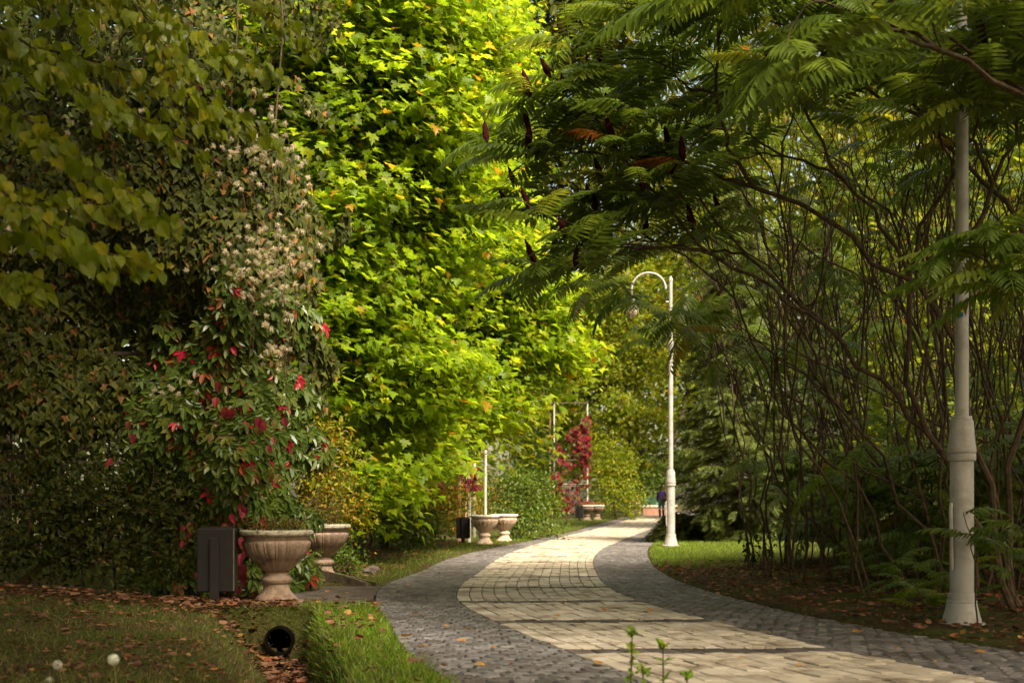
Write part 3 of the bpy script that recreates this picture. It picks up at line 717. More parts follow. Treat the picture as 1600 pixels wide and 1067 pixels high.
# ------------------------------------------------------------------ street lamps
def street_lamp(loc, label, k=1.0, rot=0., hz=1.0, sticker=False):
    t = thing('street_lamp', label, 'street lamp', loc); c = np.array(loc)
    def lat(prof, name, mat='lamp', par=None, sides=40):
        mb = MB(); mb.lathe([(r * k, z) for r, z in prof], sides, None, c); return mb.build(name, mat, par or t, True)
    lat([(.215, -.04), (.22, .012), (.205, .03), (.178, .035), (.172, .06), (.156, .11), (.14, .17), (.134, .19)], 'base')
    lat([(.134, .19), (.138, .195), (.138, .205), (.127, .212), (.13, .25), (.126, .265), (.108, .268), (.107, 1.34)], 'lower_post')
    lat([(.107, 1.335), (.124, 1.34), (.127, 1.35), (.127, 1.385), (.122, 1.395), (.128, 1.402), (.131, 1.42), (.122, 1.47), (.112, 1.55), (.105, 1.655), (.1, 1.665), (.092, 1.67), (.093, 1.69), (.088, 1.70), (.063, 1.704)], 'collar')
    z = lambda a: 1.7 + (a - 1.7) * hz
    lat([(.062, 1.70), (.058, z(4.3)), (.058, z(4.36)), (.075, z(4.365)), (.08, z(4.40)), (.08, z(4.52)), (.074, z(4.56)), (.05, z(4.57)), (.045, z(5.9)), (.052, z(5.91)), (.05, z(5.97)), (.02, z(6.02))], 'pole')
    mb = MB(); pts = [(-.11, 0, z(4.62)), (-.11, 0, z(5.2)), (-.11, 0, z(5.72))]
    rx, cx_ = .38, -.49
    for a in np.linspace(0, 180, 16): pts.append((cx_ + rx * math.cos(R(a)), 0, z(5.74) + .36 * math.sin(R(a))))
    pts.append((-.87, 0, z(5.72)))
    p = np.array(pts); cr_, sr_ = math.cos(rot), math.sin(rot)
    p = np.stack([p[:, 0] * cr_ - p[:, 1] * sr_, p[:, 0] * sr_ + p[:, 1] * cr_, p[:, 2]], 1) + c
    mb.tube(p, .026, 10)
    for zz in (4.72, 5.45):
        mb.tube(np.array([(-.02 * cr_, -.02 * sr_, z(zz)), (-.11 * cr_, -.11 * sr_, z(zz))]) + c, .02, 8)
    mb.build('arm', 'lamp', t, True)
    lc = c + [-.87 * cr_, -.87 * sr_, 0]
    mb = MB(); zb = z(5.10)
    mb.lathe([(.018, z(5.74)), (.022, zb + .52), (.022, zb + .47), (.06, zb + .45), (.1, zb + .41), (.118, zb + .33), (.115, zb + .27), (.14, zb + .2), (.165, zb + .17), (.16, zb + .165)], 32, None, lc)
    sh = mb.build('lamp_shade', 'lamp_grey', t, True)
    mb = MB(); mb.lathe([(.155, zb + .168), (.15, zb + .12), (.115, zb + .05), (.06, zb + .01), (.02, zb)], 32, None, lc); mb.build('lantern_glass', 'lamp_glass', sh, True)
    mb = MB()                                                           # cable cover strip on the lower post
    q = [(-.118, -.06, 1.0), (-.128, -.065, .93), (-.122, -.062, .86), (-.112, -.06, .5), (-.112, -.06, .45)]
    mb.tube(np.array(q) * [k, k, 1] + c, [.012, .016, .015, .014, .008], 8); mb.build('cable_cover', 'lamp', t, True)
    if sticker:
        for nm, mt, z0, hh in (('sticker', 'sticker_b', 2.5, .035), ('sticker', 'sticker_y', 2.538, .03)):
            mb = MB(); a = np.radians(np.linspace(205, 262, 9)); rr_ = .0622
            lo = np.stack([rr_ * np.cos(a), rr_ * np.sin(a), np.full(9, z0)], -1) + c; hi = lo + [0, 0, hh]
            mb.add(np.concatenate([lo, hi]), [np.stack([np.arange(8), np.arange(8) + 1, np.arange(8) + 10, np.arange(8) + 9], 1)]); mb.build(nm, mt, t)
    return t
street_lamp((3.655, 10.4, .0), 'big grey lamp post at the right among the sumac stems', .87, .0, .93, True)
street_lamp((3.545, 28.6, .03), 'slim white lamp post on the sunny lawn before the spruce', .9, .0, 1.0)

# ------------------------------------------------------------------ pergola frames
def pergola(x0, x1, y0, y1, h, label, mats, lattice=True, rpost=.05):
    z0 = float(gz(x0, y0)); t = thing('pergola', label, 'pergola', ((x0 + x1) / 2, (y0 + y1) / 2, z0))
    k = 0
    for x in (x0, x1):
        for y in (y0, y1):
            mb = MB(); mb.box((x, y, z0 + h / 2 - .1), (rpost * 2, rpost * 2, h + .2), 0, .006); mb.build('post', mats[k % len(mats)], t); k += 1
    for x in (x0, x1):
        mb = MB(); mb.box((x, (y0 + y1) / 2, z0 + h + rpost), (rpost * 1.6, abs(y1 - y0) + .3, rpost * 1.8), 0, .005); mb.build('top_beam', mats[-1], t)
    for y in (y0, y1):
        for z in (h * .3, h * .55):
            mb = MB(); mb.box(((x0 + x1) / 2, y, z0 + z), (abs(x1 - x0) - rpost * 2.1, rpost * .8, rpost * .8), 0, .004); mb.build('rail', mats[0], t)
        mb = MB(); mb.box(((x0 + x1) / 2, y, z0 + h + rpost * .6), (abs(x1 - x0) - rpost * 1.7, rpost * 1.3, rpost * 1.5), 0, .004); mb.build('cross_beam', mats[-1], t)
        if lattice:
            mb = MB(); w = abs(x1 - x0); xa = min(x0, x1)
            hh = h * .3 - .1; yy = y - .006
            for s_ in np.arange(-hh, w, .28):
                a0 = max(0, s_); a1 = min(w, s_ + hh)
                if a1 - a0 > .1:
                    mb.tube([(xa + a0, yy, z0 + .1 + a0 - s_), (xa + a1, yy, z0 + .1 + a1 - s_)], .009, 4)
                    mb.tube([(xa + a0, yy - .012, z0 + .1 + hh - (a0 - s_)), (xa + a1, yy - .012, z0 + .1 + hh - (a1 - s_))], .009, 4)
            mb.build('lattice', 'post_dark', t)
    return t
pergola(-6.4, -2.95, 14.0, 16.2, 4.5, 'tall timber pergola frame buried under ivy at the left', ['post_dark'], False, .055)
pergola(-1.30, -1.05, 31.6, 36.0, 5.0, 'slim pergola frame with a white and a rusty post behind the pale urns', ['post_rust', 'post_rust', 'post_white', 'post_white'], False, .035)
pA = far_pt(880, 810, 36.5); 
pergola(far_pt(866, 806, 32.8)[0], far_pt(918, 806, 32.8)[0], 61.0, 67.5, 5.5, 'pergola frame with crossed lattice carrying the red creeper', ['post_white', 'post_rust', 'post_white', 'post_dark'], True, .032)
mb = MB(); mb.tube([(-.66, 31.7, -.1), (-.66, 31.7, 1.9)], .035, 8); mb.tube([(-.655, 31.7, 1.9), (-.65, 31.7, 5)], .035, 8)
tag(mb.build('white_pole', 'post_white', origin=(-.66, 31.7, 0)), 'plain white pole standing behind the pale urns', 'pole')

# ------------------------------------------------------------------ climbers
def climber(name, label, cat, pos, nrm, T, size, mat, hang=.8, jit=.5, stems=None, group=None, loc=None):
    n = len(pos)
    loc = loc if loc is not None else (pos[:, 0].mean(), pos[:, 1].mean(), gz(pos[:, 0].mean(), pos[:, 1].mean()))
    t = thing(name, label, cat, [float(a) for a in loc], group)
    nn = norm(nrm + rand_dir(n) * jit)
    tip = norm(np.array([0, 0, -1.]) * hang + rand_dir(n) * .55 + nn * .25)
    mb = MB(); mb.inst(*T, frames(tip, nn, size), pos); mb.build('foliage', mat, t)
    if stems:
        for s_ in stems:
            sb = MB(); sb.tube(s_ + [0, .3, 0], np.linspace(.014, .006, len(s_)), 5); sb.build('stem', 'bark', t)
    return t
def wavy(x, z): return .22 * np.sin(x * 2.3 + .7 * z) + .16 * np.sin(z * 3.1 + x) + .1 * np.sin(x * 6.1 - z * 4.3)
# ivy curtain: front y about 13.3..13.9, right end wraps round
def curtain(n, x0, x1, z0, z1, edge):
    x = rng.uniform(x0, x1, n); z = rng.uniform(z0, z1, n); k = edge(x, z); x, z = x[k], z[k]
    dep = rng.random(len(x)) ** 2 * .5
    wr = smooth(-2.9, -2.2, x)
    y = 13.45 + dep - wavy(x, z) + wr ** 2 * 1.1
    return np.stack([x, y, z], -1), norm(np.stack([.2 + 1.0 * wr, -np.ones_like(x), .35 * np.ones_like(x)], -1))
def edge_ivy(x, z):
    top = 5.35 + .3 * np.sin(x * 3.1) + .2 * np.sin(x * 7) - .9 * smooth(-2.75, -2.1, x)
    right = -2.18 + .12 * np.sin(z * 3.3) + .1 * np.sin(z * 7.7) + .12 * smooth(3.6, 4.4, z)
    hole = (np.sin(x * 2.9 + 1) * np.sin(z * 2.7 + .5) > .83) & (x < -4)
    lowcut = z > (1.5 + .7 * smooth(-4.2, -2.4, x) + .25 * np.sin(x * 4))
    return (z < top) & (x < right) & ~hole & lowcut
pos, nr = curtain(34000, -8.2, -1.9, .6, 5.4, edge_ivy)
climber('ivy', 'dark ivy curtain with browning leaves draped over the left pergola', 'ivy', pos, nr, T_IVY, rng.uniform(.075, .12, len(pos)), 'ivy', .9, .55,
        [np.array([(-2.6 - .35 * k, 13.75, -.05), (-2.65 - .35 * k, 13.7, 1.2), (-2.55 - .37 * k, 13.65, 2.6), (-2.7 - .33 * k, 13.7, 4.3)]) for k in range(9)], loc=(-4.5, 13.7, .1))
# ivy hanging from above at top
def edge_top(x, z):
    return (x < -2.25 + .25 * np.sin(z * 5)) & (np.sin(x * 5 + z * 2) + .6 * np.sin(z * 7) > -.3)
pos, nr = curtain(4200, -5.6, -1.9, 5.35, 7.0, edge_top)
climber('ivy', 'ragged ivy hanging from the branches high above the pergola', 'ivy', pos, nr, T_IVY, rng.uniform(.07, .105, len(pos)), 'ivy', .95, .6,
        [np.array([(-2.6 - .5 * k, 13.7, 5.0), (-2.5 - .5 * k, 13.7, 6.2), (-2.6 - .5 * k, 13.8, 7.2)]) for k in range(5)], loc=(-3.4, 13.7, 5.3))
def edge_cr(x, z):
    right = -2.3 + .13 * np.sin(z * 4.3) + .12 * np.sin(z * 9) + .1 * smooth(2.2, 1.2, z) - .2 * smooth(.9, .2, z)
    top = 3.3 - .5 * smooth(-2.5, -3.4, x) - .9 * smooth(-3.5, -4.2, x) + .25 * np.sin(x * 8) + .15 * np.sin(x * 17)
    return (x < right) & (z < top)
pos, nr = curtain(5200, -4.0, -1.9, .08, 3.5, edge_cr); pos[:, 1] -= .22
climber('virginia_creeper', 'green and red five fingered creeper hanging beside the front urn', 'creeper', pos, nr, T_CREEP, rng.uniform(.10, .175, len(pos)), 'creeper', .9, .45,
        [np.array([(-2.5 - .25 * k, 13.6, -.05), (-2.45 - .27 * k, 13.45, .8), (-2.5 - .25 * k, 13.4, 1.9), (-2.4 - .25 * k, 13.4, 2.7)]) for k in range(7)], loc=(-2.9, 13.5, .1))
vc = bpy.data.objects['virginia_creeper']
rp_, rm = [], MB()
for (x, y, m) in ((350, 605, 2), (352, 630, 3), (415, 690, 3), (372, 742, 4), (350, 815, 3), (298, 822, 3), (377, 880, 4), (380, 852, 4), (290, 836, 3), (398, 745, 2), (432, 655, 2), (303, 885, 3), (400, 660, 3), (440, 735, 2), (335, 690, 2), (385, 800, 3), (368, 905, 3), (195, 668, 2), (180, 705, 1)):
    for k in range(m): rp_.append(P(x + rng.normal(0, 8), y + rng.normal(0, 9), 13.0 + rng.normal(0, .04)))
rp_ = np.array(rp_); n = len(rp_)
rm.inst(*T_OVATE, frames(norm(np.array([0, -.2, -1.]) + rand_dir(n) * .45), norm(np.array([.1, -1, .3]) + rand_dir(n) * .4), rng.uniform(.09, .15, n)), rp_)
tag(rm.build('red_foliage', 'creeper_red', vc), 'scattered crimson creeper leaves')
# clematis seed heads
t = thing('clematis', 'creamy fluffy seed heads of a clematis along the pergola edge', 'clematis', (-2.75, 13.4, 2.5))
fb = MB(); sb = MB()
heads = []
for (x, y, n, sx, sy) in ((405, 215, 46, 26, 26), (430, 240, 22, 22, 14), (385, 425, 20, 22, 14), (420, 410, 34, 24, 22), (440, 440, 34, 15, 26), (425, 490, 18, 12, 22), (428, 550, 16, 10, 18), (450, 395, 14, 12, 16), (265, 610, 8, 16, 10), (180, 185, 10, 25, 12), (480, 345, 8, 10, 30)):
    for k in range(int(n * 1.0)):
        p = P(x + rng.normal(0, sx * 1.5), y + rng.normal(0, sy * 1.4), 13.05 + rng.normal(0, .06)); p[1] -= wavy(p[0], p[2]) * .8 - .02; heads.append(p)
for p in heads:
    n = 46; d = rand_dir(n); nr_ = np.cross(d, rand_dir(n))
    M = frames(d, nr_, rng.uniform(.026, .044, n)); M[:, :, 0] *= .5
    fb.inst(*T_SMALL, M, np.repeat(p[None], n, 0))
fb.build('flower_head', 'seedhead', t)
for p in heads[::12]:
    sb = MB(); sb.tube([p + [0, .02, 0], p + [.05, .12, -.3], p + [.0, .2, -.8]], .004, 4); sb.build('stem', 'twig', t)
# red creepers on the far frames
def sheet(n, xa, xb, y, z0, z1, dens):
    x = rng.uniform(xa, xb, n); z = rng.uniform(z0, z1, n); k = rng.random(n) < dens(x, z); x, z = x[k], z[k]
    return np.stack([x, y + rng.normal(0, .18, len(x)), z], -1), np.repeat(np.array([[.2, -1, .3]]), len(x), 0)
pxa, pxb = far_pt(862, 806, 32.8)[0], far_pt(922, 806, 32.8)[0]
def dred(x, z):
    u = (x - pxa) / (pxb - pxa)
    return np.clip(.75 * (z > 5.45 - 2.0 * u - .4 + .3 * np.sin(x * 9)) * (u > .12) + .8 * (np.abs(u - .1 - .15 * np.sin(z * 2)) < .2) * (z < 2.4) + .9 * ((u - .85) ** 2 / .03 + (z - 3.4) ** 2 / .35 < 1) + .12, 0, 1) * .9 * (z < 5.2 - 1.6 * (1 - u)) 
pos, nr = sheet(2100, pxa, pxb, 60.8, .6, 5.9, dred); 
climber('red_creeper', 'crimson creeper climbing the latticed far pergola', 'creeper', pos, nr, T_CREEP, rng.uniform(.13, .24, len(pos)), 'creeper_red', .8, .6, [np.array([(pxa + .3, 60.9, 0.1), (pxa + .4, 60.9, 2), (pxb - .3, 60.9, 4.6)])])
pos, nr = sheet(200, -1.75, -.72, 31.4, 1.3, 3.2, lambda x, z: .5 + .4 * np.sin(x * 9 + z * 3))
climber('red_creeper', 'dull maroon creeper on the frame behind the pale urns', 'creeper', pos, nr, T_CREEP, rng.uniform(.09, .15, len(pos)), 'creeper_red', .9, .6, [np.array([(-1.2, 31.5, 0), (-1.15, 31.5, 1.5), (-1.1, 31.5, 3)])])

# ------------------------------------------------------------------ trees
def blob_points(blobs, n, shell=.55):
    """Points in a union of ellipsoids (centre, radii), denser towards the outside."""
    vol = np.array([b[1][0] * b[1][1] * b[1][2] for b in blobs]) ** .75; vol /= vol.sum()
    out = []
    for b, w in zip(blobs, vol):
        m = max(3, int(n * w)); d = rand_dir(m); r_ = (shell + (1 - shell) * rng.random(m)) ** 1.0
        r_ = np.where(rng.random(m) < .25, rng.random(m) * r_, r_)
        out.append(np.array(b[0]) + d * r_[:, None] * np.array(b[1]))
    return np.concatenate(out)
def tree(name, label, cat, base, blobs, ntip, per, lsize, T, mat, bark='bark', rtip=.008, group=None, spread=.35, flat=.35, exp=.42, up=1.0, tilt=.45, droop=.35, shell=.6, zmin=None, extra=None, lean=(0, 0, 1)):
    base = np.array(base, float)
    tips = blob_points(blobs, ntip, shell)
    if zmin is not None: tips = tips[tips[:, 2] > zmin]
    t = thing(name, label, cat, base, group)
    mb = MB(); grow(mb, base - [0, 0, .1], norm(np.array(lean, float)), tips, rtip, exp, (.28, .46)); mb.build('trunk', bark, t, True)
    n = len(tips) * per
    cen = np.repeat(tips, per, 0)
    off = rng.normal(size=(n, 3)) * [spread, spread, spread * flat]
    pos = cen + off
    axis = np.array([base[0], base[1], 0]); out = pos - axis; out[:, 2] = 0; out = norm(out)
    tip = norm(out * .6 + rand_dir(n) * .8 - [0, 0, droop]); nrm = norm(np.array([0, 0, up]) + out * .35 + rand_dir(n) * tilt)
    lb = MB(); lb.inst(*T, frames(tip, nrm, (.42 + .78 * rng.random(n) ** .8) * lsize), pos)
    if extra: extra(lb)
    lb.build('crown', mat, t)
    return t
def B(x, y, Y, rx, ry=None, rz=None): 
    return (P(x, y, Y), (rx, ry or rx, rz or rx))

tree('maple_tree', 'bright lime green maple filling the middle, nearest the rear urn', 'tree', (-3.55, 20.5, .05),
     [B(565, 330, 20.5, 1.75, 1.7, 1.9), B(600, 60, 20.5, 1.9, 1.8, 2.2), B(560, 540, 20, 1.35, 1.3, 1.2), B(650, 560, 21, 1.2, 1.2, 1.3), B(600, 690, 20.3, 1.0, 1.0, .8), B(575, 775, 20.2, .62, .7, .55), B(690, 200, 22, 1.0, 1.2, 1.7), B(500, 180, 21, 1.2, 1.2, 2.2), B(480, 60, 20, 1.1, 1, 1.3), B(500, 430, 20, .9, 1, 1.2), B(640, 60, 20.5, 1.5, 1.4, 2.0), B(530, 330, 19.6, 1.0, .8, 1.2), B(610, 190, 19.8, 1.4, 1, .9), B(540, 140, 19.6, 1.2, .8, .9), B(680, 350, 21, 1.1, 1, 1.2), B(470, 260, 19.6, .9, .8, 1.1), B(455, 90, 19.8, 1.0, .8, 1.2)],
     950, 54, .175, T_MAPLE, 'maple', spread=.34, flat=.26, rtip=.0065, tilt=.4, shell=.7)
tree('maple_tree', 'lime green maple leaning over the path above the pale urns', 'tree', (-2.7, 26.8, .02),
     [B(760, 480, 26.5, 1.75, 1.7, 1.5), B(730, 600, 26, 1.5, 1.5, 1.15), B(690, 300, 26.5, 1.5, 1.6, 1.8), B(690, 90, 26.5, 1.35, 1.5, 2.0), B(820, 545, 26.5, 1.15, 1.2, .9), B(745, 120, 26, 1.0, 1.2, 1.7), B(760, 330, 26.5, 1.1, 1.3, 1.3), B(700, 430, 25.5, 1.3, 1, 1.4), B(650, 660, 25, 1.3, 1.2, .9), B(640, 700, 24, .9, .9, .55)],
     850, 54, .185, T_MAPLE, 'maple', spread=.36, flat=.27, rtip=.007, tilt=.4, shell=.7)
tree('maple_tree', 'yellowish maple standing behind the two bright maples', 'tree', (-4.6, 30.5, .02),
     [B(640, 520, 30, 2.4, 1.6, 2.8), B(560, 300, 30, 2.4, 1.6, 3.2), B(700, 180, 31, 1.8, 1.6, 3.4), B(600, 0, 30, 2.8, 1.6, 3.6), B(580, 680, 29, 1.8, 1.2, 1.2)], 330, 46, .24, T_MAPLE, 'maple', spread=.5, rtip=.01)

# background trees
bg = [
 ('tall olive tree seen high in the gap between the maple and the sumac', (-1.6, 48, .05), [((1.5, 46, 14), (4.5, 3, 6)), ((2.5, 45, 19), (4, 3, 5)), ((-2, 47, 12), (4, 3, 5))], 'olive', 330, .36),
 ('yellow green tree closing the view beyond the end of the path', (14.2, 95, .3), [((10, 92, 8), (6, 4, 7)), ((6, 90, 5), (4, 3, 4)), ((12, 93, 14), (6, 4, 6))], 'maple_far', 180, .42),
 ('yellowing tree left of the end of the path, behind the red creeper', (3.9, 73, .3), [((3.6, 73, 9), (4.2, 3, 6)), ((2.2, 72, 4.5), (2.8, 2.5, 2.6)), ((6.2, 74, 11), (3, 3, 5))], 'maple_far', 170, .36),
 ('green tree behind the middle pergola and the pale urns', (-5.2, 45, .05), [((-3.5, 45, 7), (4, 3, 5)), ((-1, 46, 5), (2.5, 2.5, 3.5)), ((-7, 44, 12), (4, 3, 6))], 'maple_far', 160, .32),
 ('pale green tree behind the spruce on the right', (12.5, 62, .2), [((12.3, 62, 8), (5, 3, 6)), ((14.5, 63, 14), (5.5, 3, 6)), ((10.8, 63, 4), (3.4, 2, 3))], 'maple_far', 170, .3),
 ('bright tree seen through the sumac stems on the right', (13, 37, .1), [((13, 37, 6), (4.5, 3, 5.2)), ((12, 36, 3), (4, 2.5, 2.5)), ((16, 38, 9), (5, 3, 6))], 'maple_far', 190, .27),
 ('light green tree far right behind the sumac thicket', (18.5, 43, .1), [((18.5, 43, 8), (5.5, 3.5, 7)), ((22, 42, 5), (5, 3, 4.5)), ((15, 43, 14), (5, 3, 5))], 'olive', 170, .32),
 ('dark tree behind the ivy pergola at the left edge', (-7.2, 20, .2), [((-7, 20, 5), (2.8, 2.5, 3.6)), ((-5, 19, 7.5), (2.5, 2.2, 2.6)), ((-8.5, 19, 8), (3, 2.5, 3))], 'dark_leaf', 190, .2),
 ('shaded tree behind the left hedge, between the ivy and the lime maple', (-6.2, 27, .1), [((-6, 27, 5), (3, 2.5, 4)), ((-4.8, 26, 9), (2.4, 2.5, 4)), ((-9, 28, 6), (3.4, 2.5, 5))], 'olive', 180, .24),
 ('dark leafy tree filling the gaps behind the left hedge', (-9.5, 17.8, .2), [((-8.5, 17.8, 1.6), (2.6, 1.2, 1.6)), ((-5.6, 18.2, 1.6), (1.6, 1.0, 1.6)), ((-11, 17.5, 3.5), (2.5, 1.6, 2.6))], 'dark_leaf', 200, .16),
 ('big yellow green tree right of the spruces, far behind the thicket', (20, 36, .1), [((20, 36, 4), (4, 2.5, 4)), ((17, 36, 9), (4, 2.5, 4)), ((23, 35, 8), (4, 2.5, 5))], 'maple_far', 190, .27),
 ('yellow green tree just behind the dark shrubs, at the right', (11.5, 31.5, .1), [((10.8, 31.5, 3), (2.2, 1.6, 2.6)), ((13.2, 31.5, 2.6), (2, 1.5, 2.4)), ((12, 32, 6), (2.6, 1.6, 2.2))], 'maple_far', 190, .2),
 ('tall dark tree rising above the ivy pergola at the left', (-9.5, 25, .2), [((-9, 25, 9), (3, 2.5, 4)), ((-12, 24, 7), (3, 2.5, 4)), ((-6.5, 25, 11), (2.5, 2.5, 3))], 'dark_leaf', 190, .24),
 ('pale leafy tree rising behind the spruces', (8.5, 46, .1), [((8.4, 46, 9), (3.6, 2.5, 4)), ((11.5, 46, 12), (4.2, 2.5, 5)), ((14.5, 47, 8), (4, 2.5, 4.5))], 'maple_far', 190, .28),
 ('very tall olive tree far behind the sumac crowns', (20, 78, .2), [((18, 78, 25), (6.5, 3.5, 9)), ((14.5, 79, 28), (5, 3.5, 6)), ((25, 78, 25), (6, 3.5, 8)), ((30, 78, 18), (6, 3.5, 7))], 'olive', 260, .45),
 ('slim olive tree rising behind the first maple', (-8, 38, .1), [((-8, 38, 10), (4, 3, 8)), ((-13, 38, 8), (5, 3, 7))], 'olive', 170, .34),
 ('tree with dense crown high behind the far lamp', (9.2, 78, .2), [((9.2, 78, 15), (4.6, 3, 7)), ((12, 80, 20), (5, 3, 6))], 'olive', 170, .36),
]
for lab, base, bl, mat, nt_, ls in bg:
    tree('broadleaf_tree', lab, 'tree', base, bl, int(nt_ * 1.7), 40, ls, T_OVATE if mat != 'maple_far' else T_MAPLE, mat, spread=ls * 2.3, flat=.5, rtip=.012, group='trees in the background')

tree('broadleaf_tree', 'unseen shade tree added behind the viewpoint on the left side of the path', 'tree', (-5.5, -3.5, .1), [((-5, -3.5, 6), (4, 3, 4)), ((-2, -5, 7.5), (3.5, 2.5, 3)), ((.2, .6, 8.4), (2.0, 2.0, 1.1)), ((-2.4, .4, 8.6), (2.2, 2.2, 1.2)), ((-6.6, 2.4, 7.4), (2.4, 2.4, 2.2))], 320, 30, .34, T_OVATE, 'dark_leaf', spread=.6, rtip=.012)  # out-of-view tree added to block light over the near left
tree('broadleaf_tree', 'unseen shade tree added behind the viewpoint on the right side of the path', 'tree', (6.0, -5.5, .1), [((6, -5.5, 6), (4, 3, 4)), ((3, -6, 8), (3.5, 2.5, 3)), ((3.6, .2, 9.4), (3, 2.4, 1.5)), ((7, 1.4, 8.4), (2.4, 2.4, 1.6))], 300, 30, .34, T_OVATE, 'dark_leaf', spread=.6, rtip=.012)  # out-of-view tree added to keep skylight off the near lamp and thicket
tree('broadleaf_tree', 'unseen tall tree added right of the sumac thicket to shade it', 'tree', (10.6, 10.6, .1), [((8.4, 10.4, 9.8), (3.2, 3.0, 2.0)), ((11.5, 12, 10.2), (3.2, 3.0, 2.2)), ((7.0, 11.6, 11.0), (2.0, 2.0, 1.4))], 330, 40, .24, T_OVATE, 'dark_leaf', spread=.42, rtip=.012)  # added out of frame to block the sun from the sumac stems
# unseen tree added right of the viewer; its crown above the frame shades the thicket
tree('broadleaf_tree', 'unseen tall tree added right of the viewpoint to shade the thicket', 'tree', (8.3, 4.2, .1),
     [((9.2, 6.6, 10.8), (3.4, 3.0, 1.8)), ((12.5, 7.5, 10.5), (3.0, 3.0, 2.0)), ((7.2, 4.2, 9.6), (2.4, 2.4, 1.5)), ((9.0, 2.0, 11), (3, 2.5, 2))], 400, 40, .24, T_OVATE, 'olive', spread=.42, flat=.5, rtip=.012, lean=(-.1, .1, 1))
# linden at the near left, branches hanging into the picture
def linden():
    base = np.array([-4.3, 5.2, .25])
    t = thing('linden_tree', 'linden whose heart shaped leaves hang into the upper left corner', 'tree', base)
    twigs = []
    def spray(a, b, y0, n, sag=.1):
        pass
    lb = MB(); tb = MB(); ends = []
    ctrl = [((-150, 130), (80, 190), (240, 330), 5.6), ((-150, 330), (60, 370), (230, 410), 5.2), ((-120, 60), (150, 60), (400, 200), 6.4), ((-60, -60), (220, 10), (420, 110), 6.8), ((-150, 220), (20, 290), (130, 400), 5.0),
            ((0, -120), (250, -40), (330, 190), 6.6), ((-160, 400), (-20, 420), (30, 440), 4.9), ((100, -100), (260, 20), (270, 160), 6.0), ((-120, -20), (60, 60), (160, 170), 5.6), ((-140, 280), (40, 320), (190, 320), 5.4), ((50, -150), (350, -60), (470, 60), 7.2), ((-80, 10), (100, 110), (330, 250), 6.0), ((-100, -90), (130, -20), (300, 60), 6.4), ((-140, 90), (0, 130), (120, 260), 5.5)]
    P_all, D_all = [], []
    for a, m, b, Yd in ctrl:
        Yd += 1.6; A, M_, Bp = P(*a, Yd + .3), P(*m, Yd), P(*b, Yd - .1)
        t_ = np.linspace(0, 1, 22)[:, None]; pc = (1 - t_)**2 * A + 2 * t_ * (1 - t_) * M_ + t_**2 * Bp
        tb.tube(pc, np.linspace(.012, .0025, 22), 5, False); ends.append(A)
        for k in range(3, 22):
            for sgn in (-1, 1):
                if rng.random() < .2: continue
                d = pc[k] - pc[k - 1]; d /= np.linalg.norm(d)
                sd = norm(np.cross(d, [0, 0, 1.])) * sgn
                L = rng.uniform(.06, .38) * (1.15 - .6 * k / 22)
                e = pc[k] + (d * .7 + sd * .7 + np.array([0, 0, -.12])) * L
                tb.tube([pc[k], (pc[k] + e) / 2 + [0, 0, .01], e], [.003, .0025, .0018], 3, False)
                for q in range(rng.integers(3, 7)):
                    s_ = rng.uniform(.3, 1.05); P_all.append(pc[k] + (e - pc[k]) * s_ + rng.normal(0, .012, 3)); D_all.append(d * .5 + sd * rng.uniform(-.9, .9) + np.array([0, 0, -.75]))
    Pa, Da = np.array(P_all), norm(np.array(D_all) + rand_dir(len(P_all)) * .35)
    lb.inst(*T_LINDEN, frames(Da, norm(np.array([.12, -.6, .75]) + rand_dir(len(Pa)) * .85), rng.uniform(.045, .105, len(Pa))), Pa + rng.normal(0, .03, Pa.shape))
    # crown beyond the frame, extended with added blobs that shade lawn and hedge
    bl = [((-6.2, 6.5, 3.5), (1.5, 2.2, 2.0)), ((-7.6, 10, 3.6), (1.6, 1.8, 2.2)), ((-1.9, 7.0, 11.6), (2.4, 2.2, 1.6)), ((.6, 7.0, 8.7), (2.2, 1.8, 2.0)), ((1.0, 2.2, 7.6), (2.0, 1.6, 1.2)), ((-1.4, 2.0, 7.6), (2.0, 1.6, 1.2)), ((-4.4, 7.6, 11.4), (2.4, 2.4, 1.7)), ((.4, 4.0, 7.8), (1.7, 1.7, .9)), ((-1.6, 4.2, 8.2), (1.7, 1.7, .9)), ((-4.4, 11.2, 7.6), (3.0, 1.8, 1.1)), ((-6.8, 11.5, 6.6), (2.2, 2.2, 1.5)), ((-4.6, 5.5, 5.0), (2.4, 2.6, 1.5)), ((-3.2, 7.5, 6.0), (2.4, 2.4, 1.3)), ((-5.0, 9.5, 5.6), (2.2, 2.2, 1.6)), ((-2.6, 4.5, 5.6), (1.8, 2.0, 1.0)), ((-5.6, 8.2, 3.4), (1.2, 1.8, 1.2))]
    tips = blob_points(bl, 1050, .5); n = len(tips) * 34
    pos = np.repeat(tips, 34, 0) + rng.normal(size=(n, 3)) * [.3, .3, .14]
    lb.inst(*T_LINDEN, frames(norm(rand_dir(n) + [0, 0, -.7]), norm(rand_dir(n) * .6 + [0, 0, 1]), rng.uniform(.10, .18, n)), pos)
    grow(tb, base - [0, 0, .1], np.array([0, 0, 1.]), np.concatenate([tips, np.array(ends)]), .009, .42, (.28, .45))
    tb.build('trunk', 'bark', t, True); lb.build('crown', 'linden', t)
linden()

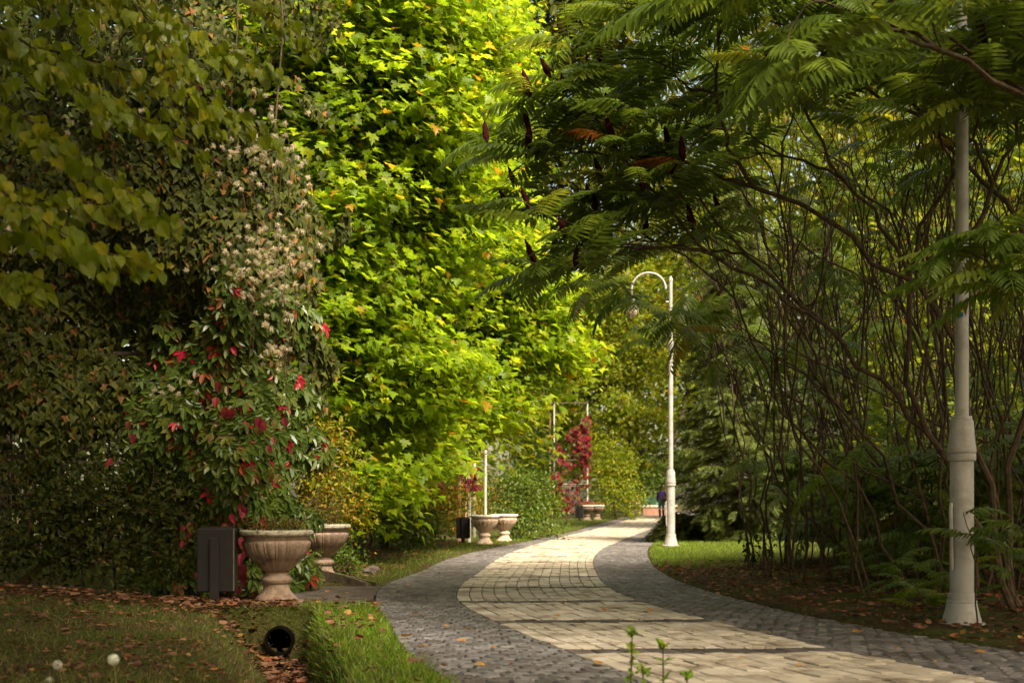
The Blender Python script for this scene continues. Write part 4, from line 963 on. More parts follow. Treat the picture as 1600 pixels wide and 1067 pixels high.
# ------------------------------------------------------------------ sumac
def fronds(mb, tips, dirs, n, L0, L1, el=(-.1, .75)):
    for i, (p, d) in enumerate(zip(tips, dirs)):
        m = max(2, int(n * rng.uniform(.75, 1.25)))
        az = rng.uniform(0, 6.283) + np.arange(m) * 2.4
        e = rng.uniform(el[0], el[1], m)
        ref = np.cross(d, [0, 0, 1.]); ref = ref / (np.linalg.norm(ref) + 1e-6) if np.linalg.norm(ref) > .05 else np.array([1., 0, 0])
        b = np.cross(d, ref)
        w = .45 * d + .55 * np.array([0, 0, 1.]); w /= np.linalg.norm(w)
        rr = norm(np.cross(w, [0, 1, .01])); bb = np.cross(w, rr)
        tip = norm(np.cos(az)[:, None] * rr + np.sin(az)[:, None] * bb + e[:, None] * w)
        nrm = norm(np.array([0, 0, 1.]) + rand_dir(m) * .25 + .2 * w)
        pos = p + rng.normal(0, .03, (m, 3)) - d * rng.uniform(0, .18, m)[:, None]
        sz = rng.uniform(L0, L1, m)
        kk = rng.integers(0, 3, m)
        for k in range(3):
            s_ = kk == k
            if s_.any(): mb.inst(*T_FROND[k], frames(tip[s_], nrm[s_], sz[s_]), pos[s_])
def cone_mesh(p, d, h):
    mb = MB(); n = 90; d = np.asarray(d) / np.linalg.norm(d)
    a = norm(np.cross(d, [.3, .9, .1])); b = np.cross(d, a)
    zs = np.linspace(0, 1, 9); rs = np.array([.10, .24, .3, .31, .28, .235, .18, .11, .02]) * h * .46
    th = np.arange(10) / 10 * 2 * np.pi
    rr = rs[:, None] * (1 + rng.uniform(-.22, .22, (9, 10)))
    v = p + (zs * h)[:, None, None] * d + rr[..., None] * (np.cos(th)[None, :, None] * a + np.sin(th)[None, :, None] * b)
    i = np.arange(8)[:, None] * 10; j = np.arange(10)[None]; j2 = (j + 1) % 10
    mb.add(v.reshape(-1, 3), [np.stack([i + j, i + j2, i + 10 + j2, i + 10 + j], -1).reshape(-1, 4), np.arange(10)[None, ::-1], (np.arange(10) + 80)[None]])
    return mb
CONES = [(828, 124), (885, 121), (860, 94), (938, 70), (1003, 98), (946, 149), (958, 187), (760, 196), (827, 178), (804, 260), (797, 301), (827, 299), (941, 260), (993, 213), (826, 205), (932, 311), (922, 290), (865, 379), (836, 382), (899, 390), (946, 376), (1039, 293), (1058, 262), (1050, 209), (1068, 224), (1005, 270), (1007, 339), (1084, 331), (887, 344), (881, 30), (1100, 14), (1207, 79), (1540, 42), (1592, 66), (1125, 303)]
def edge_left(y):   # left outline of the sumac canopy in the photograph
    return np.interp(y, [-100, 0, 100, 190, 260, 330, 400, 450, 520, 580, 640], [890, 875, 820, 775, 790, 800, 815, 835, 930, 955, 1060])
tips = []; kind = []
for (x, y) in CONES:
    tips.append(P(x, y + 26, rng.uniform(10.8, 12.6) if x < 1150 else rng.uniform(9, 10.5))); kind.append(1)
def put(n, x0, x1, y0, y1, Ya, Yb, k, cond=None):
    c = 0
    while c < n:
        x, y = rng.uniform(x0, x1), rng.uniform(y0, y1)
        if x < edge_left(y) + 62: continue
        if cond and not cond(x, y): continue
        tips.append(P(x, y, rng.uniform(Ya, Yb))); kind.append(k); c += 1
under = lambda x, y: y < np.interp(x, [900, 1000, 1080, 1180, 1300, 1600], [480, 420, 300, 235, 205, 215])
put(50, 780, 1180, -80, 470, 11.5, 16.5, 0, under)
put(64, 960, 1640, -140, 190, 8.6, 12.5, 0, under)
put(44, 1050, 1700, -260, 120, 7.5, 12, 0)
put(11, 890, 1130, 440, 610, 13.0, 15.5, 2, lambda x, y: x > edge_left(y) + 40 and y < 600)
put(6, 1080, 1330, 300, 620, 13, 17, 2)
put(14, 1120, 1560, 430, 760, 14, 22, 2)
put(26, 1260, 1620, 230, 560, 17, 22, 2)
put(26, 1250, 1600, 640, 880, 12, 19, 3)
tips = np.array(tips); kind = np.array(kind)
back = []
for k in range(330):  # canopy thickened with added tips to block light above the thicket
    q = (rng.uniform(2.6, 12), rng.uniform(8, 19.5), rng.uniform(5.2, 7.4))
    if q[0] > (4.6 if q[1] > 10.5 else 4.2) and (q[1] < 15.5 or q[2] < 5.9): back.append(q)
for k in range(60): back.append((rng.uniform(4.9, 9), rng.uniform(5.2, 9), rng.uniform(5.6, 8)))  # extra overhead tips out of frame, added to shade the big lamp post
for k in range(30):
    back.append((rng.uniform(5.5, 10), rng.uniform(15, 22), rng.uniform(1.5, 3.5)))
back = np.array(back)
tips = np.concatenate([tips, back]); kind = np.concatenate([kind, np.zeros(len(back), int)])
keep = tips[:, 2] > .35
tips, kind = tips[keep], kind[keep]
SB = [  # base x, y, label
 ((3.75, 19.2), 'sumac with thick leaning dark stems at the edge of the sunny lawn'),
 ((4.2, 17.8), 'sumac with forked stem just right of the leaning stems by the lawn'),
 ((4.05, 15.6), 'sumac with a straight stem midway between the lawn and the big lamp post'),
 ((4.45, 13.6), 'sumac stems rising left of the big lamp post'),
 ((4.55, 11.4), 'sumac whose stem slants up just behind the big lamp post'),
 ((5.0, 9.2), 'sumac at the right edge with big fronds over the top right corner'),
 ((6.2, 16.8), None), ((7.0, 13.8), None), ((6.0, 19.6), None), ((8.6, 17.0), None), ((5.2, 15.0), None), ((9.6, 14.6), None), ((5.3, 18.2), None)]
bases = np.array([[x, y, float(gz(x, y))] for (x, y), _ in SB])
vis = np.array([l is not None for _, l in SB])
isback = np.zeros(len(tips), bool); isback[-len(back):] = True; isback = isback[:len(tips)]
# assign tips to trees: canopy tips to the named trees mostly by depth, back tips to the nearest
cost = np.zeros((len(tips), len(bases)))
for j, b in enumerate(bases):
    cost[:, j] = np.abs(tips[:, 1] - b[1]) * 1.2 + np.maximum(0, tips[:, 0] - b[0]) * 1.0 + np.maximum(0, b[0] - tips[:, 0]) * .45 + rng.normal(0, .7, len(tips))
own = cost.argmin(1)
SUM_MAT = 'sumac'
for j, (b, (xy, lab)) in enumerate(zip(bases, SB)):
    S = np.where(own == j)[0]
    if len(S) == 0: continue
    lab2 = lab or 'dark slender sumac inside the thicket behind the big lamp post'
    t = thing('sumac_tree', lab2, 'tree', b, 'sumacs of the right thicket')
    tb, cb = MB(), MB()
    T_ = tips[S]; K = kind[S]
    # two or three stems per tree
    ns = 3 if len(S) > 30 else (2 if len(S) > 8 else 1)
    az = np.arctan2(T_[:, 1] - b[1], T_[:, 0] - b[0]) ; order = np.argsort(T_[:, 1] * .7 + T_[:, 2] + rng.normal(0, .4, len(S)))
    for g, part in enumerate(np.array_split(order, ns)):
        bb = b + [rng.normal(0, .16), rng.normal(0, .16), -.08]
        c = T_[part].mean(0); d = norm(np.array([(c[0] - b[0]) * .16, (c[1] - b[1]) * .12, 1.]))
        grow(tb, bb, d, T_[part], .0068, .44, (.34, .5), 7, .035, rise=.03)
    dirs = norm(T_ - (b + [0, 0, 2.0])); dirs = norm(dirs + [0, 0, .5])
    low = K >= 2
    if (~low).any(): fronds(cb, T_[~low], dirs[~low], 6.5, .44, .7)
    if (K == 2).any(): fronds(cb, T_[K == 2], dirs[K == 2], 5, .4, .62, (-.5, .3))
    if (K == 3).any(): fronds(cb, T_[K == 3], dirs[K == 3], 4, .35, .55, (-.3, .5))
    # bare thin side shoots
    tb.build('trunk', 'bark_sumac', t, True); cb.build('crown', SUM_MAT, t)
    for q in np.where(K == 1)[0]:
        d = np.array([rng.normal(-.1, .2), rng.normal(0, .15), 1.])
        cone_mesh(T_[q] + [0, 0, -.01], d, rng.uniform(.18, .28)).build('fruit_cone', 'cone', t, True)
# thin upright shoots in the thicket
for k in range(115):
    x = rng.uniform(1150, 1640); Yb = rng.uniform(12.5, 21.5); X = (x - 800) / F * Yb
    if X < gr(Yb) + 1.1: continue
    b = np.array([X, Yb, float(gz(X, Yb)) - .05])
    top = b + [rng.normal(-.45, .4), rng.normal(-.3, .4), rng.uniform(3.9, 5.8)]
    t = thing('sumac_shoot', 'thin bare sumac shoot standing in the thicket behind the big lamp post', 'shoot', b, 'thin shoots of the sumac thicket')
    mb = MB()
    tp = top + rng.normal(size=(7, 3)) * [.42, .4, .45]
    grow(mb, b, norm(np.array([rng.normal(0, .1), rng.normal(0, .1), 1])), tp, .006, .5, (.45, .62), 6, .03)
    mb.build('trunk', 'bark_sumac', t, True)
    cb = MB(); fronds(cb, tp[:1], np.repeat([[0, 0, 1.]], 1, 0), 3, .35, .5, (-.4, .5)); cb.build('crown', SUM_MAT, t)

# the light spray of fronds in front of the big lamp post, and low suckers
def sucker(base, tiplist, nfr, L0, L1, label, group=None, el=(-.2, .7), mat='sumac', r=.006):
    base = np.array(base, float); t = thing('sumac_sapling', label, 'sapling', base, group)
    tb, cb = MB(), MB(); T_ = np.array(tiplist)
    grow(tb, base, np.array([0, 0, 1.]), T_, r, .45, (.5, .65)); fronds(cb, T_, norm(T_ - base + [0, 0, .4]), nfr, L0, L1, el)
    tb.build('trunk', 'bark_sumac', t, True); cb.build('crown', mat, t)
sucker((4.35, 8.3, .06), [P(1530, 345, 8.4), P(1590, 360, 8.5), P(1560, 420, 8.3), P(1470, 395, 8.6), P(1620, 420, 8.2)], 10, .36, .55, 'sumac sapling whose bright fronds cross the big lamp post', el=(-.4, .5), mat='sumac_lit')
for x, y, n, Yd, lab in ((1505, 800, 4, 9.9, 'low frond sapling crossing the lower post of the big lamp'), (1480, 880, 5, 10.6, 'leafy sapling at the left foot of the big lamp post'), (1570, 850, 6, 10.6, 'leafy sapling right of the big lamp post'),
                         (1590, 800, 5, 9.6, 'arching sapling at the right edge below eye level'), (1400, 880, 6, 12.6, 'low sapling left of the big lamp, under the sumacs'), (1430, 925, 5, 11.6, 'lowest sapling by the leaf litter left of the big lamp'), (1340, 860, 6, 14.5, 'low sapling among the sumac stems midway to the lawn')):
    p = P(x, y, Yd); g = float(gz(p[0] + .15, Yd)); p[2] = max(p[2], g + .25)
    sucker((p[0] + .12, Yd + .05, g - .03), [p, p + [.12, .1, -.12]], n, .28, .45, lab)
for k in range(46):
    Y_ = rng.uniform(12.5, 21.0); X_ = float(gr(Y_)) + 2.1 + 5.0 * rng.random() ** 1.3; g = float(gz(X_, Y_))
    tl = [np.array([X_ + rng.normal(0, .4), Y_ + rng.normal(0, .3), g + rng.uniform(.35, 1.6)]) for _ in range(5)]
    sucker((X_, Y_, g - .03), tl, 7, .4, .65, 'dark low sumac sucker in the undergrowth between the thicket stems', 'suckers in the thicket undergrowth')
def weed_shrub(x, y, label):
    b = ground_pt(x, y); b[2] = float(gz(b[0], b[1])) - .02
    t = thing('twiggy_sapling', label, 'sapling', b); tb, lb = MB(), MB()
    for k in range(9):
        e = b + [rng.normal(0, .22), rng.normal(0, .15), rng.uniform(.3, .6)]; bb = b + [rng.normal(0, .14), rng.normal(0, .1), 0]
        tb = MB(); tb.tube(curve(bb, np.array([0, 0, 1.]), e, 6), np.linspace(.006, .002, 6), 4, False); tb.build('stem', 'bark_sumac', t)
        m = 12; s_ = rng.uniform(.35, 1, m)[:, None]; pos = bb + (e - bb) * s_
        lb.inst(*T_OVATE, frames(norm(rand_dir(m) - [0, 0, .3]), norm(rand_dir(m) + [0, 0, 1]), rng.uniform(.05, .09, m)), pos)
    lb.build('foliage', 'dark_leaf', t)
weed_shrub(1185, 893, 'twiggy sapling with drooping leaves at the shaded corner of the lawn')

# ------------------------------------------------------------------ spruces
def spruce(base, h, rad, label, z0=.15, nb=260, dens=2.6, name='spruce_tree'):
    base = np.array(base, float); t = thing(name, label, 'spruce', base)
    tb, lb = MB(), MB()
    tb.tube([base - [0, 0, .1], base + [0, 0, h * .5], base + [0, 0, h]], [.035 * h ** .7, .02 * h ** .7, .01], 8)
    Ps, Ds, Ns = [], [], []
    for k in range(nb):
        u = (k + rng.random()) / nb; z = z0 + (h - z0) * u ** 1.25
        L = rad * (1 - (z / h)) ** .8 * rng.uniform(.72, 1.12) * (1 if h < 2 else .5 + .5 * float(smooth(.3, 2.0, z))) + .12
        a = k * 2.39996 + rng.normal(0, .2); o = np.array([math.cos(a), math.sin(a), 0])
        n = 7; s_ = np.linspace(0, 1, n)[:, None]
        pts = base + [0, 0, z] + o * L * s_ + np.array([0, 0, 1.]) * L * (-.28 * s_ + .12 * s_ ** 2 + .05)
        tb.tube(pts, np.linspace(.018, .004, n) * (L / rad + .3), 4, False)
        m = int(26 * dens * L / rad + 8)
        for q in range(m):
            f = rng.uniform(.12, 1) ** .8; c = base + [0, 0, z] + o * L * f + np.array([0, 0, 1.]) * L * (-.28 * f + .12 * f * f + .05)
            sd = np.array([-o[1], o[0], 0]) * (1 if q % 2 else -1)
            lat = rng.uniform(0, .32) * (1.05 - f) * L + .02
            Ps.append(c + sd * lat + o * lat * .5 + [0, 0, -.35 * lat]); Ds.append(o * .75 + sd * rng.uniform(.1, .9) + np.array([0, 0, rng.uniform(-.75, .05)])); Ns.append(np.array([rng.normal(0, .4), rng.normal(0, .4), 1.]) + o * .4)
    Ps, Ds, Ns = np.array(Ps), norm(np.array(Ds)), norm(np.array(Ns))
    lb.inst(*T_SPRIG, frames(Ds, Ns, rng.uniform(.2, .38, len(Ps))), Ps)
    tb.build('trunk', 'bark', t); lb.build('crown', 'spruce', t)
spruce((5.65, 32.0, .05), 9.0, 2.15, 'dark green spruce standing behind the white lamp post')
spruce((8.6, 35.5, .08), 8.5, 2.4, 'second spruce half hidden by the sumac stems, right of the white lamp')
spruce((4.2, 32.6, .02), .75, .72, 'low spreading evergreen bush at the left foot of the white lamp', .05, 70, 1.2, 'spruce_bush')

# ------------------------------------------------------------------ shrubs
def shrub(name, label, base, blobs, ntip, per, lsize, mat, T=T_OVATE, spread=.14, group=None, shell=.6, rtip=.0035):
    return tree(name, label, 'shrub', base, blobs, ntip, per, lsize, T, mat, 'twig', rtip, group, spread, .8, .45, .6, .7, .3, shell, zmin=base[2] + .05)
shrub('leafy_shrub', 'dark shrub seen behind the sumac stems, left of the big lamp post', (8.6, 23.2, .1), [((7.9, 23.2, 1.1), (1.2, .8, 1.2)), ((9.6, 23, 1.4), (1.3, .8, 1.4))], 260, 18, .12, 'dark_leaf', T_OVATE, .2)
shrub('leafy_shrub', 'dark shrub seen behind the sumac stems at the right edge', (11.6, 22, .1), [((11.2, 22, 1.3), (1.4, .8, 1.5)), ((13, 22.3, 1.6), (1.6, .8, 1.6))], 300, 18, .12, 'dark_leaf', T_OVATE, .2)
shrub('leafy_shrub', 'yellow green shrub under the maple, between the rear urn and the yellow shrub', (-2.9, 25.5, .0), [B(590, 800, 25.5, .8, .6, .6), B(640, 815, 26.5, .8, .6, .5), B(560, 770, 25, .6, .5, .6)], 260, 18, .1, 'bush_green', T_OVATE, .16)
shrub('leafy_shrub', 'wide green shrub closing the gap behind the yellow shrub', (-4.0, 37, .0), [B(600, 770, 37, 1.3, .8, 1.1), B(680, 775, 38, 1.4, .8, 1.1), B(740, 780, 40, 1.2, .8, .9)], 300, 18, .14, 'bush_yellow', T_OVATE, .22)
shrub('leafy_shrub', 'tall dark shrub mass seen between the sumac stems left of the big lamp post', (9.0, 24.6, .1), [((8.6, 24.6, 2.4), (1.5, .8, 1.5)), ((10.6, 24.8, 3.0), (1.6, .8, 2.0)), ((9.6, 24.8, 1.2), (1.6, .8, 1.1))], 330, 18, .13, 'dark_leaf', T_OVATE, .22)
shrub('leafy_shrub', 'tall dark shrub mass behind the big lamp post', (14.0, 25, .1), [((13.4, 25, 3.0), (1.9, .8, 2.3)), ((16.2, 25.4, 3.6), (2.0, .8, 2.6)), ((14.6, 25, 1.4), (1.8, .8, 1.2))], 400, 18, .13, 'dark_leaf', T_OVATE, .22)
shrub('leafy_shrub', 'round green shrub right behind the pale urns', (.1, 35.0, .0), [B(815, 790, 35, .85, .8, .85), B(835, 815, 34.6, .7, .6, .5), B(790, 760, 35.5, .8, .7, .7), B(845, 760, 36, .5, .6, .5)], 260, 16, .1, 'bush_green')
shrub('leafy_shrub', 'yellow shrub left of the middle bin under the maple', (-1.9, 31.5, .0), [B(690, 790, 31.5, .75, .7, .7), B(650, 800, 31, .6, .5, .5), B(715, 770, 32.5, .6, .6, .6)], 210, 16, .1, 'bush_yellow')
shrub('leafy_shrub', 'yellowish feathery shrub growing behind the rear urn', (-2.95, 17.8, .05), [B(515, 760, 17.8, .5, .4, .75), B(480, 730, 17.6, .5, .4, .6), B(540, 800, 18, .38, .35, .45), B(505, 690, 17.8, .35, .3, .45)], 200, 20, .06, 'bush_yellow', spread=.11)
shrub('leafy_shrub', 'low yellow green plant at the foot of the rear urn', (-2.05, 17.0, .03), [B(545, 880, 17, .26, .2, .25), B(520, 860, 17.2, .22, .2, .3), B(480, 875, 15.9, .14, .12, .2)], 70, 18, .055, 'bush_green', spread=.07)
shrub('leafy_shrub', 'dark leafy shrub filling the lower left under the ivy', (-5.0, 13.1, .2), [B(60, 790, 13.2, 1.0, .5, .7), B(190, 780, 13.2, .8, .45, .6), B(150, 860, 12.9, .9, .35, .35), B(20, 850, 12.9, .8, .35, .4), B(270, 840, 12.9, .35, .3, .45)], 340, 18, .075, 'dark_leaf', T_OVATE, .13)
shrub('leafy_shrub', 'rounded yellow green shrub at the far bend beside the brown urns', (5.0, 62, .2), [B(955, 760, 62, 1.3, 1, 1.5), B(975, 785, 61, .9, .8, .9), B(945, 705, 63, 1.2, 1, 1.2), B(965, 730, 62.5, 1.0, 1, 1.1)], 240, 18, .17, 'maple_far', T_OVATE, .24)
shrub('leafy_shrub', 'mixed green shrub before the red creeper pergola', (2.2, 50, .05), [B(838, 740, 50, .8, .8, 1.0), B(820, 700, 50, .8, .8, .9), B(850, 690, 51, .5, .6, .8)], 200, 18, .14, 'bush_green', T_OVATE, .2)
shrub('leafy_shrub', 'low yellow bush between the far pergola and the shrub beside it', (1.4, 44, .02), [B(850, 790, 44, .6, .5, .5), B(820, 785, 44.5, .5, .5, .5)], 120, 16, .12, 'bush_green', T_OVATE, .16)
shrub('leafy_shrub', 'green shrub beyond the walker closing the end of the path', (9.6, 86, .28), [B(1010, 760, 86, 1.6, 1.2, 1.0), B(1035, 740, 87, 1.8, 1.2, 1.8), B(985, 745, 88, 1.6, 1, 1.6)], 200, 18, .24, 'bush_green', T_OVATE, .34)
# yellowing tree further along the path
tree('yellowing_tree', 'yellow green tree with orange tinges arching above the bend of the path', 'tree', (6.2, 69, .2),
     [B(960, 640, 66, 1.5, 1.2, 1.2), B(930, 560, 66, 1.4, 1.2, 1.5), B(1000, 560, 67, 1.6, 1.2, 1.6), B(1010, 660, 67, 1.2, 1, 1.2), B(960, 470, 66, 1.8, 1.4, 1.6), B(915, 480, 66, 1.2, 1.2, 1.3)],
     330, 26, .24, T_OVATE, 'maple_far', spread=.3, flat=.7, up=.5, tilt=.7, rtip=.009)
# spiky plant and white topped planter at the far end
pw = far_pt(1022, 801, 26.5); g = float(gz(pw[0], pw[1]))
t = thing('planter_wall', 'low pinkish planter wall with a white top near the walker', 'planter', (pw[0], pw[1], g))
mb = MB(); mb.box((pw[0] + .3, pw[1], g + .25), (2.0, .5, .5), 0, .02); mb.build('wall', 'brick_pink', t)
mb = MB(); mb.box((pw[0] + .3, pw[1], g + .57), (2.1, .6, .14), 0, .02); mb.build('coping', 'rim_white', t)
t = thing('yucca_plant', 'bluish spiky plant standing behind the white topped planter', 'plant', (pw[0] - .1, pw[1] + 1.2, g)); mb = MB()
n = 70; d = norm(rand_dir(n) * [1, 1, .6] + [0, 0, .75]); M = frames(d, rand_dir(n), rng.uniform(.8, 1.25, n)); M[:, :, 0] *= .16
mb.inst(*T_OVATE, M, np.repeat(np.array([[pw[0] - .1, pw[1] + 1.2, g + .2]]), n, 0)); mb.build('foliage', 'yucca', t)

# ------------------------------------------------------------------ walker
def skin_body(name, joints, edges, radii, mat, parent, loc, root=0, sub=2):
    me = bpy.data.meshes.new(name); me.from_pydata([tuple(j) for j in joints], edges, [])
    ob = bpy.data.objects.new(name, me); COL.objects.link(ob); ob.parent = parent
    sm = ob.modifiers.new('skin', 'SKIN'); 
    for i, r_ in enumerate(radii):
        me.skin_vertices[0].data[i].radius = (r_, r_) if not isinstance(r_, tuple) else r_
    me.skin_vertices[0].data[root].use_root = True
    ss = ob.modifiers.new('sub', 'SUBSURF'); ss.levels = sub; ss.render_levels = sub
    me.materials.append(MAT[mat]); return ob
pp = far_pt(1033.5, 806, 29.3); pz = float(gz(pp[0], pp[1]))
dv = bpy.data.objects
per = thing('person', 'person in navy top and jeans walking away with a backpack beside the white lamp post', 'person', (pp[0], pp[1], pz))
J = [(0, 0, .88), (0, 0, 1.05), (0, 0, 1.30), (0, -.01, 1.40), (0, -.01, 1.52), (0, 0, 1.60),
     (.17, 0, 1.33), (.23, .03, 1.08), (.24, .16, .95), (-.17, 0, 1.33), (-.22, -.02, 1.07), (-.2, .1, .9),
     (.09, 0, .84), (.10, .06, .47), (.10, -.02, .09), (.10, .12, .04), (-.09, 0, .84), (-.1, -.05, .47), (-.1, -.2, .12), (-.1, -.1, .05)]
E = [(0, 1), (1, 2), (2, 3), (3, 4), (4, 5), (2, 6), (6, 7), (7, 8), (2, 9), (9, 10), (10, 11), (0, 12), (12, 13), (13, 14), (14, 15), (0, 16), (16, 17), (17, 18), (18, 19)]
RA = [(.15, .11), (.14, .1), (.16, .11), .055, .09, .085, .06, .045, .035, .06, .045, .035, .085, .06, .045, .04, .085, .06, .045, .04]
body = skin_body('body', J, E, RA, 'skin', per, None)
def cloth(name, idx, edges, grow_, mat):
    return skin_body(name, [J[i] for i in idx], edges, [tuple(np.array(RA[i] if isinstance(RA[i], tuple) else (RA[i], RA[i])) + grow_) for i in idx], mat, per, None)
cloth('jacket', [1, 2, 6, 7, 8, 9, 10, 11], [(0, 1), (1, 2), (2, 3), (3, 4), (1, 5), (5, 6), (6, 7)], .018, 'jacket')
cloth('jeans', [0, 12, 13, 16, 17], [(0, 1), (1, 2), (0, 3), (3, 4)], .018, 'jeans')
for a, b_ in (((13, 14, 15)), ((17, 18, 19))) if False else (): pass
for ids in ((13, 14, 15), (17, 18, 19)): cloth('boot', list(ids), [(0, 1), (1, 2)], .02, 'boots')
bm = bmesh.new(); bmesh.ops.create_uvsphere(bm, u_segments=20, v_segments=14, radius=1)
for w in bm.verts:
    w.co = w.co * (1 + .05 * math.sin(9 * w.co.x) * math.cos(8 * w.co.z)); w.co.x *= .105; w.co.y *= .115; w.co.z *= .135
    w.co += type(w.co)((0, -.015, 1.565))
    if w.co.z < 1.5: w.co.z -= .06
me = bpy.data.meshes.new('hair'); bm.to_mesh(me); bm.free(); me.materials.append(MAT['hair']); ob = bpy.data.objects.new('hair', me); COL.objects.link(ob); ob.parent = per
def soft_box(name, c, s_, mat, parent=None, label=None, cat=None):
    bm = bmesh.new(); bmesh.ops.create_cube(bm, size=1)
    bmesh.ops.subdivide_edges(bm, edges=bm.edges[:], cuts=5, use_grid_fill=True)
    for w in bm.verts:
        q = w.co * 2; m = (abs(q.x)**4 + abs(q.y)**4 + abs(q.z)**4) ** .25
        w.co = q / m / 2 * (1 + .03 * math.sin(12 * q.x + 7 * q.z)); w.co.x *= s_[0]; w.co.y *= s_[1]; w.co.z *= s_[2]
    me = bpy.data.meshes.new(name); bm.to_mesh(me); bm.free(); me.materials.append(MAT[mat])
    for p in me.polygons: p.use_smooth = True
    o = bpy.data.objects.new(name, me); COL.objects.link(o); o.location = c
    if parent: o.parent = parent
    if label: tag(o, label, cat)
    return o
soft_box('backpack', (pp[0] - .03, pp[1] - .2, pz + 1.2), (.3, .18, .46), 'pack', None, 'violet backpack on the back of the walker', 'backpack')
soft_box('shoulder_bag', (pp[0] + .22, pp[1] - .16, pz + .98), (.26, .16, .27), 'pink', None, 'coral pink bag hanging at the right hip of the walker', 'bag')

# ------------------------------------------------------------------ small foreground plants
def dandelion(x, y, Yd, label):
    p = P(x, y, Yd); g = float(gz(p[0], Yd)); t = thing('dandelion', label, 'dandelion', (p[0], Yd, g))
    mb = MB(); mb.tube(curve(np.array([p[0] + .03, Yd, g - .02]), np.array([0, 0, 1.]), p, 7), .0028, 6); mb.build('stem', 'grass_dry', t, True)
    n = 240; d = rand_dir(n); nr_ = np.cross(d, rand_dir(n)); mb = MB(); M = frames(d, nr_, rng.uniform(.016, .026, n)); M[:, :, 0] *= .12
    mb.inst(*T_SMALL, M, np.repeat(p[None], n, 0))
    m = 200; d2 = rand_dir(m); tn = norm(np.cross(d2, rand_dir(m)))
    M = frames(tn, d2, np.full(m, .011)); M[:, :, 0] *= .8; mb.inst(*T_SMALL, M, p + d2 * .0235 - tn * .005)
    hd = mb.build('seed_head', 'dandelion', t)
    mb = MB(); mb.lathe([(.001, -.006), (.006, -.003), (.007, .002), (.004, .006), (.001, .007)], 12, None, p); mb.build('core', 'dandelion_core', t, True)
dandelion(177, 1030, 5.3, 'larger white dandelion clock, the right one on the near lawn')
dandelion(90, 1038, 6.3, 'smaller white dandelion clock left of the larger one')
dandelion(77, 1064, 6.6, 'white dandelion clock cut by the bottom edge below the smaller one')
def seedling(x, ytop, Yd, label, leafy=7):
    top = P(x, ytop, Yd); g = float(gz(top[0], Yd)); g = max(g, -.03)
    b = np.array([top[0] + rng.normal(0, .015), Yd, g - .02]); t = thing('seedling', label, 'seedling', b)
    tb, lb = MB(), MB(); pc = curve(b, np.array([0, 0, 1.]), top, 12); tb.tube(pc, np.linspace(.006, .003, 12), 5)
    for k in range(leafy):
        f = .3 + .7 * (k + 1) / leafy; q = pc[int(f * 11)]
        m = 6 if k < leafy - 1 else 14
        d = norm(rand_dir(m) * [1, 1, .4] + [0, 0, .4 if k < leafy - 1 else .9])
        lb.inst(*T_OVATE, frames(d, norm(rand_dir(m) * .5 + [0, -.4, 1]), rng.uniform(.022, .048, m)), q + rng.normal(0, .008, (m, 3)))
    tb.build('stem', 'twig', t); lb.build('foliage', 'grass', t)
seedling(988, 990, 5.9, 'tallest leafy seedling at the bottom edge in front of the path')
seedling(1036, 1012, 5.9, 'middle leafy seedling at the bottom edge, right of the tallest', 5)
seedling(1072, 1048, 5.8, 'shortest leafy seedling at the bottom edge, right of the other two', 3)
seedling(1004, 1040, 5.7, 'small leafy seedling between the tallest and the middle one', 3)

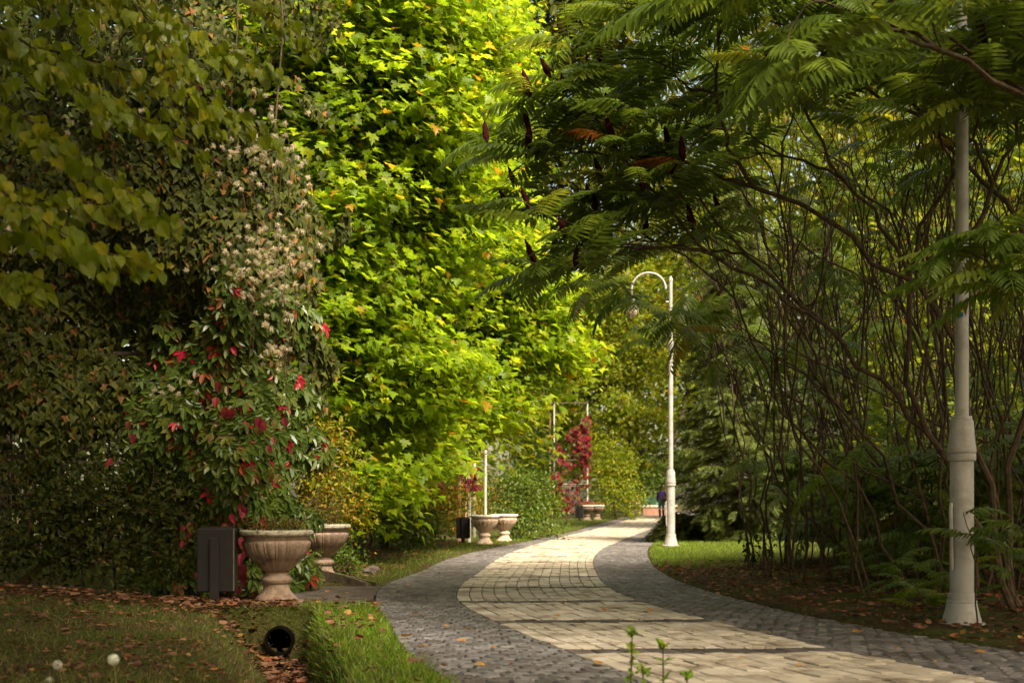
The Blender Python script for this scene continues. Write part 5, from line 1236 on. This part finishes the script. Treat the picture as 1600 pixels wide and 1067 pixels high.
# ------------------------------------------------------------------ light, world, camera
SUN_EL, SUN_AZ = R(50), R(146)              # azimuth clockwise from +Y
w = bpy.data.worlds.new('World'); scn.world = w; w.use_nodes = True
nt = w.node_tree; nt.nodes.clear()
o = nt.nodes.new('ShaderNodeOutputWorld'); bgn = nt.nodes.new('ShaderNodeBackground'); sky = nt.nodes.new('ShaderNodeTexSky')
sky.sky_type = 'NISHITA'; sky.sun_disc = False; sky.sun_elevation = SUN_EL; sky.sun_rotation = SUN_AZ; sky.dust_density = 4.0; sky.air_density = 1.0; sky.ozone_density = .6
bgn.inputs[1].default_value = .15
mxs = nt.nodes.new('ShaderNodeMix'); mxs.data_type = 'RGBA'; mxs.blend_type = 'MULTIPLY'; mxs.inputs[0].default_value = 1; mxs.inputs[7].default_value = (1.05, .9, .62, 1)   # warm tint over the whole sky, for warmer shadows
nt.links.new(sky.outputs[0], mxs.inputs[6]); nt.links.new(mxs.outputs[2], bgn.inputs[0]); nt.links.new(bgn.outputs[0], o.inputs[0])
sl = bpy.data.lights.new('sun', 'SUN'); sl.energy = 3.9; sl.angle = R(14); sl.color = (1, .92, .76)
so = bpy.data.objects.new('sun', sl); COL.objects.link(so)
dx, dy, dz = math.cos(SUN_EL) * math.sin(SUN_AZ), math.cos(SUN_EL) * math.cos(SUN_AZ), math.sin(SUN_EL)
from mathutils import Vector
so.rotation_euler = Vector((dx, dy, dz)).to_track_quat('Z', 'Y').to_euler()
so.location = (10, 0, 20)

cam = bpy.data.cameras.new('camera'); co = bpy.data.objects.new('camera', cam); COL.objects.link(co); scn.camera = co
co.location = (0, 0, 1); co.rotation_euler = (R(90), 0, 0)
cam.sensor_width = 36; cam.lens = 36 * F / 1600; cam.shift_y = (HZ - 533.5) / 1600
cam.clip_start = .1; cam.clip_end = 1500
cam.dof.use_dof = True; cam.dof.focus_distance = 13.0; cam.dof.aperture_fstop = 2.8
vs = scn.view_settings; vs.view_transform = 'Standard'; vs.look = 'None'; vs.gamma = 1; vs.exposure = 1.45; vs.use_curve_mapping = False
cy = scn.cycles
cy.max_bounces = 8; cy.diffuse_bounces = 5; cy.glossy_bounces = 2; cy.transmission_bounces = 6; cy.transparent_max_bounces = 4
cy.use_denoising = True; cy.caustics_reflective = False; cy.caustics_refractive = False
cy.sample_clamp_indirect = 4
for ob in list(bpy.data.objects):
    if '_loc' in ob: del ob['_loc']
